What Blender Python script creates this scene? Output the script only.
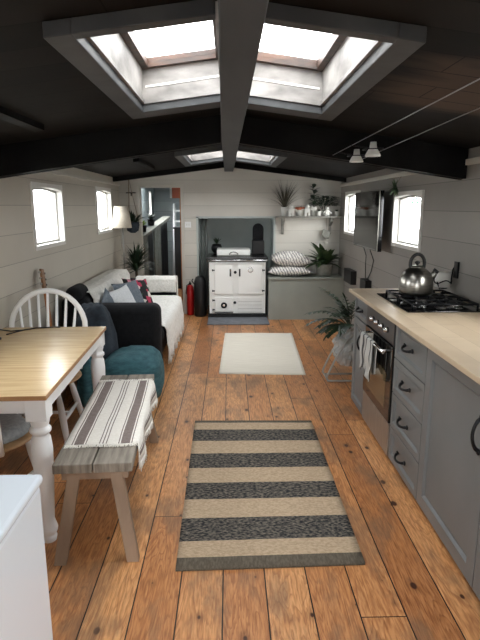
import bpy, bmesh, math, random
from math import sin, cos, pi, radians, sqrt
from mathutils import Vector, Matrix, noise
random.seed(7)
S = bpy.context.scene
COL = S.collection
for o in list(bpy.data.objects): bpy.data.objects.remove(o)

# ---------------------------------------------------------------- camera, sky, exposure
cd = bpy.data.cameras.new('camera'); cam = bpy.data.objects.new('camera', cd); COL.objects.link(cam)
cd.sensor_fit = 'HORIZONTAL'; cd.sensor_width = 36; cd.lens = 36*530/480; cd.clip_start = .02; cd.clip_end = 300
cam.location = (0, 0, 1.507); cam.rotation_euler = (radians(90-12.139), 0, radians(-1.162))
S.camera = cam
W = bpy.data.worlds.new('overcast_sky'); S.world = W; W.use_nodes = True
wn = W.node_tree.nodes; wl = W.node_tree.links
bg = wn['Background']; bg.inputs[1].default_value = 5.5
tc = wn.new('ShaderNodeTexCoord'); nz = wn.new('ShaderNodeTexNoise'); nz.inputs['Scale'].default_value = 1.6
cr = wn.new('ShaderNodeValToRGB'); cr.color_ramp.elements[0].position = .35; cr.color_ramp.elements[1].position = .7
cr.color_ramp.elements[0].color = (.93, .96, 1, 1); cr.color_ramp.elements[1].color = (1, 1, .985, 1)
wl.new(tc.outputs['Generated'], nz.inputs['Vector']); wl.new(nz.outputs['Fac'], cr.inputs[0]); wl.new(cr.outputs[0], bg.inputs[0])
S.view_settings.view_transform = 'Standard'; S.view_settings.look = 'None'
S.view_settings.gamma = 1; S.view_settings.use_curve_mapping = False
S.view_settings.exposure = 1.62

def portal(name, loc, rot, sx, sy):
    l = bpy.data.lights.new(name, 'AREA'); l.shape = 'RECTANGLE'; l.size = sx; l.size_y = sy
    l.cycles.is_portal = True
    o = bpy.data.objects.new(name, l); COL.objects.link(o); o.location = loc; o.rotation_euler = rot

# ---------------------------------------------------------------- materials
def lin(c):
    return tuple((v/255/12.92 if v/255 <= .04045 else ((v/255+.055)/1.055)**2.4) for v in c) + (1,)
def base(name, col=(128,128,128), rough=.6, metal=0, spec=.5):
    m = bpy.data.materials.new(name); m.use_nodes = True
    b = m.node_tree.nodes['Principled BSDF']
    b.inputs['Base Color'].default_value = lin(col); b.inputs['Roughness'].default_value = rough
    b.inputs['Metallic'].default_value = metal; b.inputs['Specular IOR Level'].default_value = spec
    return m, m.node_tree.nodes, m.node_tree.links, b
def node(n, t, **k):
    x = n.new(t)
    for a, v in k.items():
        if a in x.inputs: x.inputs[a].default_value = v
        else: setattr(x, a, v)
    return x
def mixc(n, l, fac, a, b, mode='MIX'):
    x = n.new('ShaderNodeMix'); x.data_type = 'RGBA'; x.blend_type = mode
    for i, v in ((0, fac), (6, a), (7, b)):
        if hasattr(v, 'links'): l.new(v, x.inputs[i])
        else: x.inputs[i].default_value = v
    return x.outputs[2]
def ramp(n, l, src, stops):
    r = n.new('ShaderNodeValToRGB'); l.new(src, r.inputs[0]); e = r.color_ramp.elements
    while len(e) < len(stops): e.new(.5)
    for i, (p, c) in enumerate(stops): e[i].position = p; e[i].color = c if len(c) == 4 else lin(c)
    return r.outputs[0]
def mth(n, l, op, a, b=0.0):
    x = n.new('ShaderNodeMath'); x.operation = op
    for i, v in ((0, a), (1, b)):
        if hasattr(v, 'links'): l.new(v, x.inputs[i])
        else: x.inputs[i].default_value = v
    return x.outputs[0]
def noisy(name, c1, c2, scale=8, stretch=(1,1,1), rough=.6, metal=0, bump=0, bscale=None, detail=4, spec=.5, lo=.35, hi=.65):
    m, n, l, b = base(name, c1, rough, metal, spec)
    t = node(n, 'ShaderNodeTexCoord'); mp = node(n, 'ShaderNodeMapping'); mp.inputs['Scale'].default_value = stretch
    l.new(t.outputs['Object'], mp.inputs[0])
    z = node(n, 'ShaderNodeTexNoise', Scale=scale, Detail=detail); l.new(mp.outputs[0], z.inputs['Vector'])
    l.new(ramp(n, l, z.outputs['Fac'], [(lo, c1), (hi, c2)]), b.inputs['Base Color'])
    if bump:
        z2 = node(n, 'ShaderNodeTexNoise', Scale=bscale or scale*4, Detail=3); l.new(mp.outputs[0], z2.inputs['Vector'])
        bp = node(n, 'ShaderNodeBump', Strength=bump, Distance=.01); l.new(z2.outputs['Fac'], bp.inputs['Height']); l.new(bp.outputs[0], b.inputs['Normal'])
    return m
def flat(name, c, rough=.6, metal=0, spec=.5): return base(name, c, rough, metal, spec)[0]

def floor_mat():
    m, n, l, b = base('pine_floorboards', (176,122,76), .48)
    t = node(n, 'ShaderNodeTexCoord'); sp = node(n, 'ShaderNodeSeparateXYZ'); l.new(t.outputs['Object'], sp.inputs[0])
    u = mth(n, l, 'DIVIDE', mth(n, l, 'ADD', sp.outputs[0], 5*.173+.031), .173)
    k = mth(n, l, 'FLOOR', u); fr = mth(n, l, 'FRACT', u)
    wn1 = node(n, 'ShaderNodeTexWhiteNoise', noise_dimensions='1D'); l.new(k, wn1.inputs['W'])
    # end joints: each board broken into lengths of 2.3 m
    v = mth(n, l, 'ADD', mth(n, l, 'DIVIDE', sp.outputs[1], 2.3), mth(n, l, 'MULTIPLY', wn1.outputs[0], 5.0))
    kv = mth(n, l, 'FLOOR', v); fv = mth(n, l, 'FRACT', v)
    cid = mth(n, l, 'ADD', mth(n, l, 'MULTIPLY', k, 7.13), mth(n, l, 'MULTIPLY', kv, 3.77))
    wn2 = node(n, 'ShaderNodeTexWhiteNoise', noise_dimensions='1D'); l.new(cid, wn2.inputs['W'])
    # grain coordinates
    cb = node(n, 'ShaderNodeCombineXYZ'); l.new(mth(n, l, 'ADD', sp.outputs[0], mth(n, l, 'MULTIPLY', cid, 3.3)), cb.inputs[0])
    l.new(mth(n, l, 'MULTIPLY', sp.outputs[1], .11), cb.inputs[1]); 
    g = node(n, 'ShaderNodeTexNoise', Scale=9, Detail=4, Distortion=1.1); l.new(cb.outputs[0], g.inputs['Vector'])
    rings = mth(n, l, 'FRACT', mth(n, l, 'MULTIPLY', g.outputs['Fac'], 16.0))
    fine = node(n, 'ShaderNodeTexNoise', Scale=110, Detail=4); l.new(cb.outputs[0], fine.inputs['Vector'])
    col = ramp(n, l, wn2.outputs[0], [(0, (180,122,74)), (.35, (202,143,92)), (.7, (214,156,103)), (1, (226,172,118))])
    gl = ramp(n, l, rings, [(0, (255,255,255)), (.55, (244,228,208)), (.85, (168,122,86)), (1, (250,245,235))])
    col = mixc(n, l, .5, col, gl, 'MULTIPLY')
    col = mixc(n, l, .5, col, ramp(n, l, fine.outputs['Fac'], [(.38, (176,146,122)), (.6, (255,255,255))]), 'MULTIPLY')
    # knots
    cb2 = node(n, 'ShaderNodeCombineXYZ'); l.new(mth(n, l, 'ADD', sp.outputs[0], mth(n, l, 'MULTIPLY', cid, 1.7)), cb2.inputs[0])
    l.new(mth(n, l, 'MULTIPLY', sp.outputs[1], .62), cb2.inputs[1])
    vo = node(n, 'ShaderNodeTexVoronoi', voronoi_dimensions='2D', Scale=5.2); l.new(cb2.outputs[0], vo.inputs['Vector'])
    vs = node(n, 'ShaderNodeSeparateColor'); l.new(vo.outputs['Color'], vs.inputs[0])
    kd = mth(n, l, 'ADD', vo.outputs['Distance'], mth(n, l, 'MULTIPLY', vs.outputs[0], .085))
    col = mixc(n, l, ramp(n, l, kd, [(.06, (255,255,255)), (.085, (150,150,150)), (.19, (0,0,0))]), col, lin((70,38,22)))
    # worn dark stains
    st = node(n, 'ShaderNodeTexNoise', Scale=2.0, Detail=7, Roughness=.62); mp = node(n, 'ShaderNodeMapping')
    mp.inputs['Scale'].default_value = (2.6, 1.0, 1); mp.inputs['Location'].default_value = (3.1, .4, 0)
    l.new(t.outputs['Object'], mp.inputs[0]); l.new(mp.outputs[0], st.inputs['Vector'])
    col = mixc(n, l, ramp(n, l, st.outputs['Fac'], [(.50, (0,0,0)), (.59, (180,180,180)), (.70, (225,225,225))]), col, lin((114,90,70)))
    # seams
    e = mth(n, l, 'MINIMUM', fr, mth(n, l, 'SUBTRACT', 1.0, fr))
    s1 = mth(n, l, 'LESS_THAN', e, .016)
    e2 = mth(n, l, 'LESS_THAN', fv, .0018)
    seam = mth(n, l, 'MAXIMUM', s1, e2)
    col = mixc(n, l, seam, col, lin((38,24,16)))
    l.new(col, b.inputs['Base Color'])
    rr = mth(n, l, 'ADD', mth(n, l, 'MULTIPLY', st.outputs['Fac'], .35), .24); l.new(rr, b.inputs['Roughness'])
    h = mth(n, l, 'SUBTRACT', mth(n, l, 'MULTIPLY', fine.outputs['Fac'], .15), seam)
    bp = node(n, 'ShaderNodeBump', Strength=.35, Distance=.004); l.new(h, bp.inputs['Height']); l.new(bp.outputs[0], b.inputs['Normal'])
    return m
def board_mat(name, c1, c2, pitch, axis, seamc, off=0, rough=.55, seamw=.012, scale=2.0, grain=.25, joints=0, patch=None, spec=.5):
    """Painted or stained boarding: long boards with thin seams; axis is the one the seams are stacked along."""
    m, n, l, b = base(name, c1, rough, 0, spec)
    t = node(n, 'ShaderNodeTexCoord'); sp = node(n, 'ShaderNodeSeparateXYZ'); l.new(t.outputs['Object'], sp.inputs[0])
    u = mth(n, l, 'DIVIDE', mth(n, l, 'ADD', sp.outputs[axis], 10*pitch+off), pitch); k = mth(n, l, 'FLOOR', u); fr = mth(n, l, 'FRACT', u)
    w = node(n, 'ShaderNodeTexWhiteNoise', noise_dimensions='1D'); l.new(k, w.inputs['W'])
    z = node(n, 'ShaderNodeTexNoise', Scale=scale, Detail=5); l.new(t.outputs['Object'], z.inputs['Vector'])
    f = mth(n, l, 'ADD', mth(n, l, 'MULTIPLY', z.outputs['Fac'], .8), mth(n, l, 'MULTIPLY', w.outputs[0], .35))
    col = ramp(n, l, f, [(.3, c1), (.85, c2)])
    if patch:
        z3 = node(n, 'ShaderNodeTexNoise', Scale=1.6, Detail=8, Distortion=.5)
        mp = node(n, 'ShaderNodeMapping'); mp.inputs['Scale'].default_value = (1, 3.2, 1)
        l.new(t.outputs['Object'], mp.inputs[0]); l.new(mp.outputs[0], z3.inputs['Vector'])
        dx = mth(n, l, 'ABSOLUTE', mth(n, l, 'DIVIDE', mth(n, l, 'SUBTRACT', sp.outputs[0], 1.12), .50))
        dy = mth(n, l, 'ABSOLUTE', mth(n, l, 'DIVIDE', mth(n, l, 'SUBTRACT', sp.outputs[1], 2.22), .42))
        dd = mth(n, l, 'MAXIMUM', dx, dy); fac = mth(n, l, 'SUBTRACT', mth(n, l, 'ADD', mth(n, l, 'MULTIPLY', z3.outputs['Fac'], 1.1), .55), dd)
        col = mixc(n, l, ramp(n, l, fac, [(.05, (0,0,0)), (.45, (215,215,215))]), col, lin(patch))
    seam = mth(n, l, 'LESS_THAN', fr, seamw)
    if joints:
        oth = 1 if axis != 1 else 0
        v = mth(n, l, 'FRACT', mth(n, l, 'ADD', mth(n, l, 'DIVIDE', sp.outputs[oth], joints), mth(n, l, 'MULTIPLY', w.outputs[0], 4.0)))
        seam = mth(n, l, 'MAXIMUM', seam, mth(n, l, 'LESS_THAN', v, .004/joints))
    col = mixc(n, l, seam, col, lin(seamc)); l.new(col, b.inputs['Base Color'])
    bp = node(n, 'ShaderNodeBump', Strength=.4, Distance=.006); l.new(mth(n, l, 'SUBTRACT', mth(n, l, 'MULTIPLY', z.outputs['Fac'], grain), seam), bp.inputs['Height']); l.new(bp.outputs[0], b.inputs['Normal'])
    return m
def glass_mat():
    m = bpy.data.materials.new('window_glass'); m.use_nodes = True; n = m.node_tree.nodes; l = m.node_tree.links
    n.remove(n['Principled BSDF']); o = n['Material Output']
    tr = node(n, 'ShaderNodeBsdfTransparent'); tr.inputs[0].default_value = (.96, .96, .955, 1)
    gl = node(n, 'ShaderNodeBsdfGlossy', Roughness=.02); lw = node(n, 'ShaderNodeLayerWeight', Blend=.5)
    mx = node(n, 'ShaderNodeMixShader'); l.new(mth(n, l, 'ADD', mth(n, l, 'MULTIPLY', mth(n, l, 'POWER', lw.outputs['Facing'], 4.0), .45), .03), mx.inputs[0]); l.new(tr.outputs[0], mx.inputs[1]); l.new(gl.outputs[0], mx.inputs[2]); l.new(mx.outputs[0], o.inputs[0])
    return m

M = {}
M['floor'] = floor_mat()
M['wall_side'] = board_mat('painted_wall_boards', (190,184,171), (202,196,183), .2, 2, (150,146,136), off=.09, seamw=.02, grain=.1)
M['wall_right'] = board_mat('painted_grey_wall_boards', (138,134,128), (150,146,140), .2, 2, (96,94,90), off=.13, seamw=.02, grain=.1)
M['wall_back'] = board_mat('painted_white_wall_boards', (200,196,187), (210,206,197), .17, 2, (158,155,148), off=.02, seamw=.02, grain=.1)
M['roof'] = board_mat('dark_stained_roof_boards', (15,15,15), (32,29,27), .2, 1, (4,4,4), seamw=.03, scale=3, grain=.5, joints=1.1, rough=.75, patch=(84,68,57), spec=.12)
M['cornice'] = flat('cornice_paint', (206,202,192), .5)
M['white_paint'] = noisy('white_gloss_paint', (240,241,241), (247,248,248), 5, rough=.35)
M['frame_white'] = noisy('window_frame_paint', (222,220,214), (232,230,225), 5, rough=.4)
M['sash'] = flat('sash_grey', (150,148,142), .4)
M['shaft'] = noisy('weathered_shaft_paint', (104,101,98), (162,158,154), 4, (1,1,2.2), rough=.5, bump=.1, detail=8)
M['sky_trim'] = noisy('charcoal_trim_paint', (62,64,66), (76,78,79), 6, spec=.25, rough=.5, bump=.05)
M['beam_grey'] = noisy('slate_grey_beam_paint', (54,59,63), (66,70,74), 5, (2,.4,2), rough=.55, spec=.25, bump=.05)
M['beam_black'] = noisy('black_beam_paint', (12,12,13), (20,20,20), 7, rough=.6, bump=.08, spec=.1)
M['sky_wood'] = noisy('dark_window_wood', (38,25,18), (72,46,31), 6, (1,6,6), rough=.5)
M['glass'] = glass_mat()
M['recess'] = noisy('sage_grey_recess_paint', (172,180,178), (180,188,185), 4, rough=.6)
M['sage'] = noisy('sage_panel_paint', (148,153,144), (156,160,151), 4, rough=.5)
M['slate'] = noisy('slate_hearth', (98,101,108), (118,121,127), 14, rough=.6, bump=.2)
M['cab'] = noisy('grey_cabinet_paint', (103,106,107), (110,113,114), 3, rough=.38)
M['iron'] = flat('black_iron', (26,27,30), .4, .6)
M['black'] = flat('black_matt', (18,18,19), .5)
M['blackgloss'] = flat('black_gloss', (8,8,10), .08)
M['enamel_black'] = flat('black_enamel', (15,15,16), .25)
M['enamel_white'] = flat('white_enamel', (244,244,240), .25)
M['chrome'] = flat('chrome', (200,200,200), .18, 1)
M['steel'] = noisy('brushed_steel', (140,138,132), (168,165,158), 12, (1,1,8), rough=.28, metal=1)
M['oven_steel'] = noisy('warm_brushed_steel', (150,144,136), (165,158,148), 12, (1,8,1), rough=.35, metal=.7)
M['oven_dark'] = flat('oven_panel', (40,40,42), .3, 0)
M['oven_glass'] = flat('oven_glass', (22,21,20), .06, 0, .9)
M['gold_glass'] = flat('oven_window', (120,104,78), .12, .4)
M['worktop'] = board_mat('pale_wood_worktop', (186,166,139), (203,184,157), .11, 0, (160,138,112), seamw=.02, scale=7, grain=.1, joints=.9, rough=.35)
M['tabletop'] = noisy('pine_tabletop', (206,176,130), (224,196,150), 3, (1.2,14,1), rough=.24, detail=5)
M['tabledge'] = noisy('tabletop_edge_wood', (166,122,80), (184,140,94), 4, (1,8,1), rough=.35)
M['bench_top'] = noisy('weathered_grey_plank', (112,104,94), (150,142,130), 7, (6,.6,1), rough=.75, bump=.4, detail=8)
M['bench_leg'] = noisy('weathered_brown_wood', (128,106,88), (158,134,112), 8, (1,1,.25), rough=.7, bump=.2)
M['seatwood'] = noisy('chair_seat_wood', (170,136,98), (192,158,118), 6, (1,5,1), rough=.4)
M['cushion_grey'] = noisy('grey_fabric', (150,153,154), (170,173,174), 60, rough=.9, bump=.3)
M['leather'] = noisy('black_sofa_fabric', (20,21,24), (28,29,32), 30, rough=.8, bump=.2, spec=.2)
M['navy'] = noisy('dark_navy_fabric', (36,44,54), (52,62,72), 14, rough=.9, bump=.3)
M['teal'] = noisy('teal_fabric', (40,82,92), (62,106,114), 16, (1,1,3), rough=.85, bump=.4)
M['throw'] = noisy('white_woven_throw', (222,220,214), (238,236,231), 40, rough=.95, bump=.6, bscale=50)
M['throw_grey'] = noisy('pale_grey_throw', (206,204,198), (226,224,218), 30, rough=.95, bump=.5)
M['lightgrey'] = noisy('light_grey_fabric', (204,208,211), (218,221,223), 60, rough=.9, bump=.3)
M['bluegrey'] = noisy('blue_grey_fabric', (92,102,112), (112,121,130), 60, rough=.9, bump=.3)
M['cream'] = noisy('cream_rug_cotton', (222,214,198), (234,227,212), 12, (.5,14,1), rough=.95, bump=1, bscale=9)
M['jute'] = noisy('beige_jute_weave', (186,160,130), (212,188,158), 120, (.6,1,1), rough=.95, bump=.7)
M['charcoal'] = noisy('charcoal_rug_weave', (34,36,40), (142,132,118), 95, (.6,1,1), rough=.95, bump=.8, lo=.40, hi=.70)
M['rugend'] = noisy('grey_rug_binding', (86,78,66), (108,98,84), 120, (1,.3,1), rough=.95, bump=.5)
M['runner_white'] = noisy('runner_cotton', (226,221,212), (236,232,224), 80, rough=.95, bump=.3)
M['runner_taupe'] = noisy('runner_taupe_stripe', (116,104,100), (132,120,114), 100, rough=.95, bump=.3)
M['appliance'] = flat('white_appliance_enamel', (234,243,252), .22)
M['leaf_dark'] = noisy('dark_leaf', (26,40,28), (48,66,44), 12, rough=.45)
M['leaf_mid'] = noisy('green_leaf', (50,74,46), (84,104,66), 12, rough=.45)
M['leaf_bright'] = noisy('bright_green_leaf', (120,150,50), (160,185,80), 12, rough=.5)
M['leaf_purple'] = noisy('brownish_leaf', (52,48,40), (80,78,58), 12, rough=.5)
M['soil'] = noisy('potting_soil', (38,30,24), (58,46,38), 60, rough=.95, bump=.5)
M['pot_white'] = noisy('white_ceramic', (216,216,210), (226,226,220), 6, rough=.3)
M['pot_grey'] = noisy('stone_grey_pot', (136,136,128), (152,152,144), 20, rough=.7, bump=.1)
M['terracotta'] = noisy('terracotta', (166,92,64), (184,108,78), 20, rough=.8)
M['shelfwood'] = noisy('grey_painted_shelf', (120,119,112), (136,134,126), 6, rough=.6)
M['shade'] = noisy('linen_lampshade', (186,178,162), (198,190,175), 60, rough=.9)
M['rope'] = noisy('jute_rope', (96,80,60), (126,108,84), 80, rough=.95)
M['red'] = flat('extinguisher_red', (176,26,28), .3)
M['copperpipe'] = flat('painted_grey_pipe', (128,132,130), .35, .3)
M['doorwood'] = noisy('orange_varnished_wood', (168,104,54), (190,124,68), 8, (3,3,.5), rough=.4)
M['blue_wall'] = board_mat('blue_grey_boards', (134,144,146), (148,157,158), .2, 2, (80,88,90), seamw=.02, grain=.1)
M['brick'] = flat('terracotta_blind', (190,104,78), .8)
M['screen'] = flat('tv_screen', (8,9,11), .08, 0, .1)
M['uke'] = noisy('guitar_wood', (120,84,54), (150,108,72), 8, (1,1,6), rough=.4)
M['plastic'] = base('clear_wrinkled_plastic', (200,202,200), .25)[0]
M['plastic'].node_tree.nodes['Principled BSDF'].inputs['Alpha'].default_value = .55
M['bark'] = noisy('tree_bark', (96,84,70), (126,112,96), 8, (1,1,.3), rough=.9)
M['outleaf'] = noisy('tree_foliage', (70,120,100), (110,150,120), 6, rough=.8)
M['water'] = noisy('grey_canal_water', (132,134,134), (150,150,147), 2, rough=.6)
M['wire'] = flat('steel_cable', (150,150,150), .35, 1)
M['candle'] = flat('candle_wax', (246,243,236), .5)
def floral():
    m, n, l, b = base('floral_print_fabric', (200,196,190), .9)
    t = node(n, 'ShaderNodeTexCoord'); v = node(n, 'ShaderNodeTexVoronoi', Scale=20); l.new(t.outputs['Object'], v.inputs['Vector'])
    s = node(n, 'ShaderNodeSeparateColor'); l.new(v.outputs['Color'], s.inputs[0])
    r = n.new('ShaderNodeValToRGB'); r.color_ramp.interpolation = 'CONSTANT'; l.new(s.outputs[0], r.inputs[0]); e = r.color_ramp.elements
    st = [(0,(24,26,28)),(.3,(216,208,200)),(.5,(50,70,50)),(.62,(170,50,80)),(.75,(28,28,30)),(.88,(214,150,160))]
    while len(e) < len(st): e.new(.5)
    for i, (p, c) in enumerate(st): e[i].position = p; e[i].color = lin(c)
    l.new(r.outputs[0], b.inputs['Base Color']); return m
M['floral'] = floral()
def knit():
    m, n, l, b = base('leaf_print_cotton', (214,210,204), .95)
    t = node(n, 'ShaderNodeTexCoord'); mp = node(n, 'ShaderNodeMapping'); mp.inputs['Rotation'].default_value = (0, radians(25), 0); l.new(t.outputs['Object'], mp.inputs[0])
    w = node(n, 'ShaderNodeTexWave', Scale=9, Distortion=4.5, Detail=2); w.inputs['Detail Scale'].default_value = 3; l.new(mp.outputs[0], w.inputs['Vector'])
    l.new(ramp(n, l, w.outputs['Fac'], [(.30, (150,146,146)), (.48, (232,228,222))]), b.inputs['Base Color']); return m
M['leafprint'] = knit()

# ---------------------------------------------------------------- mesh helpers
WM = {}
class MB:
    def __init__(s): s.b = bmesh.new(); s.mi = 0; s.mats = []
    def _f(s, vs, smooth=False):
        try:
            f = s.b.faces.new(vs); f.material_index = s.mi; f.smooth = smooth; return f
        except ValueError: return None
    def box(s, x0, x1, y0, y1, z0, z1, mat=None):
        P = [(x, y, z) for z in (z0, z1) for y in (y0, y1) for x in (x0, x1)]
        v = [s.b.verts.new((mat @ Vector(p)) if mat else p) for p in P]
        for q in ((0,2,3,1), (4,5,7,6), (0,1,5,4), (2,6,7,3), (0,4,6,2), (1,3,7,5)): s._f([v[i] for i in q])
        return s
    def prism(s, poly, axis, a, b, smooth=False):
        """poly: 2D points; extruded along axis (0,1,2) from a to b."""
        def P(p, t): 
            q = list(p); q.insert(axis, t); return q
        A = [s.b.verts.new(P(p, a)) for p in poly]; B = [s.b.verts.new(P(p, b)) for p in poly]
        s._f(A); s._f(B[::-1]); n = len(poly)
        for i in range(n): s._f([A[i], B[i], B[(i+1) % n], A[(i+1) % n]][::-1], smooth)
        return s
    def ring(s, outer, inner, axis, a, b):
        def P(p, t):
            q = list(p); q.insert(axis, t); return q
        n = len(outer); O = [[s.b.verts.new(P(p, t)) for p in outer] for t in (a, b)]; I = [[s.b.verts.new(P(p, t)) for p in inner] for t in (a, b)]
        for i in range(n):
            j = (i+1) % n
            s._f([O[0][i], O[0][j], I[0][j], I[0][i]]); s._f([O[1][j], O[1][i], I[1][i], I[1][j]])
            s._f([O[0][j], O[0][i], O[1][i], O[1][j]]); s._f([I[0][i], I[0][j], I[1][j], I[1][i]])
        return s
    def tube(s, pts, r, n=8, cap=True, flat_=1.0):
        pts = [Vector(p) for p in pts]; rs = r if isinstance(r, (list, tuple)) else [r]*len(pts); rings = []
        up = None
        for i, p in enumerate(pts):
            d = (pts[min(i+1, len(pts)-1)] - pts[max(i-1, 0)]).normalized()
            if up is None: up = Vector((0,0,1)) if abs(d.z) < .9 else Vector((1,0,0))
            sd = d.cross(up).normalized(); up = sd.cross(d).normalized()
            rings.append([s.b.verts.new(p + sd*cos(2*pi*k/n)*rs[i] + up*sin(2*pi*k/n)*rs[i]*flat_) for k in range(n)])
        for a, b in zip(rings, rings[1:]):
            for k in range(n): s._f([a[k], a[(k+1) % n], b[(k+1) % n], b[k]], True)
        if cap: s._f(rings[0][::-1]); s._f(rings[-1])
        return s
    def lathe(s, prof, c=(0,0,0), n=24, mat=None, ex=1.0, ey=1.0):
        rings = []
        for r, z in prof:
            ring = []
            for k in range(n):
                p = Vector((c[0]+max(r, 1e-4)*cos(2*pi*k/n)*ex, c[1]+max(r, 1e-4)*sin(2*pi*k/n)*ey, c[2]+z))
                ring.append(s.b.verts.new(mat @ p if mat else p))
            rings.append(ring)
        for a, b in zip(rings, rings[1:]):
            for k in range(n): s._f([a[k], a[(k+1) % n], b[(k+1) % n], b[k]], True)
        s._f(rings[0][::-1]); s._f(rings[-1]); return s
    def grid(s, fn, nu, nv, smooth=True, mi=None):
        V = [[s.b.verts.new(fn(i/nu, j/nv)) for j in range(nv+1)] for i in range(nu+1)]
        for i in range(nu):
            for j in range(nv):
                f = s._f([V[i][j], V[i+1][j], V[i+1][j+1], V[i][j+1]], smooth)
                if f and mi: f.material_index = mi(i, j)
        return V
    def leaf(s, p, d, L, w, droop=.5, seg=5, fold=.15, shape='blade'):
        """a tapering, folded leaf starting at p heading along d and bending down."""
        p = Vector(p); d = Vector(d).normalized(); sd = d.cross(Vector((0,0,1)))
        sd = sd.normalized() if sd.length > 1e-3 else Vector((1,0,0)); prev = None
        for i in range(seg+1):
            t = i/seg
            ww = w*(1-t**1.6)*.5 if shape == 'blade' else w*.5*max(.04, sin(pi*min(1, .06+t*.94)))**.8
            up = sd.cross(d).normalized()
            a = s.b.verts.new(p - sd*ww + up*ww*fold); m_ = s.b.verts.new(p); c = s.b.verts.new(p + sd*ww + up*ww*fold)
            if prev: s._f([prev[0], prev[1], m_, a], True); s._f([prev[1], prev[2], c, m_], True)
            prev = (a, m_, c); p = p + d*(L/seg); d = (d + Vector((0,0,-droop/seg))).normalized()
        return s
    def build(s, name, m, parent=None, bevel=0, seg=2, sub=0, solid=0, weld=True):
        me = bpy.data.meshes.new(name)
        bmesh.ops.recalc_face_normals(s.b, faces=s.b.faces)
        if parent is not None: s.b.transform(WM[parent.name].inverted())
        s.b.to_mesh(me); s.b.free()
        for k in ([m] if not isinstance(m, (list, tuple)) else m): me.materials.append(M[k])
        o = bpy.data.objects.new(name, me); COL.objects.link(o)
        if parent is not None: o.parent = parent; WM[o.name] = WM[parent.name]
        else: WM[o.name] = Matrix.Identity(4)
        if solid: q = o.modifiers.new('solidify', 'SOLIDIFY'); q.thickness = solid; q.offset = 0
        if bevel: q = o.modifiers.new('bevel', 'BEVEL'); q.width = bevel; q.segments = seg; q.limit_method = 'ANGLE'
        if sub: q = o.modifiers.new('subsurf', 'SUBSURF'); q.levels = sub; q.render_levels = sub
        return o
def thing(name, label, cat, loc=(0,0,0), rz=0, group=None):
    o = bpy.data.objects.new(name, None); COL.objects.link(o); o.location = loc; o.rotation_euler = (0,0,rz)
    o.empty_display_size = .1; o['label'] = label; o['category'] = cat
    if group: o['group'] = group
    WM[o.name] = Matrix.Translation(loc) @ Matrix.Rotation(rz, 4, 'Z'); return o
def tag(o, label, cat, group=None):
    o['label'] = label; o['category'] = cat
    if group: o['group'] = group
    return o
def clampb(b, x0=-9, x1=9, y1=9, z0=-9):
    for v in b.b.verts: v.co.x = min(max(v.co.x, x0), x1); v.co.y = min(v.co.y, y1); v.co.z = max(v.co.z, z0)
    return b
def struct(o): o['kind'] = 'structure'; return o
def dup(o, parent=None, loc=None, rz=None, label=None):
    c = o.copy(); COL.objects.link(c); c.parent = parent
    if loc is not None: c.location = loc
    if rz is not None: c.rotation_euler = (0, 0, rz)
    if label: c['label'] = label
    for ch in list(o.children): dup(ch, c)
    return c
def loc_build(mb, name, m, parent, **k):
    mb.b.transform(WM[parent.name]); return mb.build(name, m, parent, **k)

# ---------------------------------------------------------------- the hull: floor, walls, roof
XL, XR, YB = -1.5, 1.54, 7.45
ZR, SL = 2.07, .133
def zc(x): return ZR - SL*abs(x)
struct(MB().box(-1.6, 1.64, -1.7, 11, -.06, 0).build('floor', 'floor'))
def wall_with_holes(name, x0, x1, ya, yb, holes, mat, ztop=1.87):
    m = MB(); y = ya
    for (h0, h1, z0, z1) in sorted(holes):
        m.box(x0, x1, y, h0, 0, ztop); m.box(x0, x1, h0, h1, 0, z0); m.box(x0, x1, h0, h1, z1, ztop); y = h1
    m.box(x0, x1, y, yb, 0, ztop); return struct(m.build(name, mat))
LW = [(-.15, .55, 1.18, 1.66), (2.1, 2.82, 1.18, 1.66), (4.16, 4.88, 1.19, 1.665), (6.16, 6.88, 1.21, 1.70)]
RW = [(-.15, .55, 1.15, 1.62), (2.1, 2.9, 1.15, 1.62), (4.28, 4.99, 1.165, 1.61), (6.35, 7.1, 1.17, 1.665)]
wall_with_holes('wall_left', -1.6, XL, -1.7, 7.55, LW, 'wall_side', 1.875)
wall_with_holes('wall_right', XR, 1.64, -1.7, 7.55, RW, 'wall_right', 1.87)
wi = 0
def arch_window(x_in, x_out, y0, y1, z0, z1, sgn):
    """painted casing with a shallow arched head, a grey sash and its pane; sgn=+1 when the room is on the +x side."""
    global wi; wi += 1
    e = thing('window_%d' % wi, '', 'window', ((x_in+x_out)/2, (y0+y1)/2, z0)); del e['label']; del e['category']; struct(e)
    def pts(ins, rise, n=10, sq=False):
        a, b, c, d = y0+ins, y1-ins, z0+ins, z1-ins
        r = [(a, c), (b, c)]
        for i in range(n+1):
            t = i/n; r.append((b+(a-b)*t, d - (0 if sq else rise*(1 - sin(pi*t)))))
        return r
    out = [(y0-.022, z0-.022), (y1+.022, z0-.022)] + [(y1+.022+(y0-y1-.044)*i/10, z1+.022) for i in range(11)]
    MB().ring(out, pts(.010, .02), 0, x_in-.002*sgn, x_in+.014*sgn).build('casing', 'frame_white', e)
    o2 = [(y0, z0), (y1, z0)] + [(y1+(y0-y1)*i/10, z1) for i in range(11)]
    MB().ring(o2, pts(.012, .02), 0, x_in-.003*sgn, x_in-.055*sgn).build('window_frame', 'frame_white', e)
    MB().ring(pts(.012, .02), pts(.028, .02), 0, x_in-.035*sgn, x_in-.052*sgn).build('sash', 'sash', e)
    MB().prism(pts(.026, .02), 0, x_in-.042*sgn, x_in-.046*sgn).build('pane', 'glass', e)
    portal('daylight_portal', (x_out-.03*sgn, (y0+y1)/2, (z0+z1)/2), (0, radians(-90*sgn) , 0), z1-z0, y1-y0)
for h in LW: arch_window(XL, -1.6, *h, 1)
for h in RW: arch_window(XR, 1.64, *h, -1)
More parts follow.
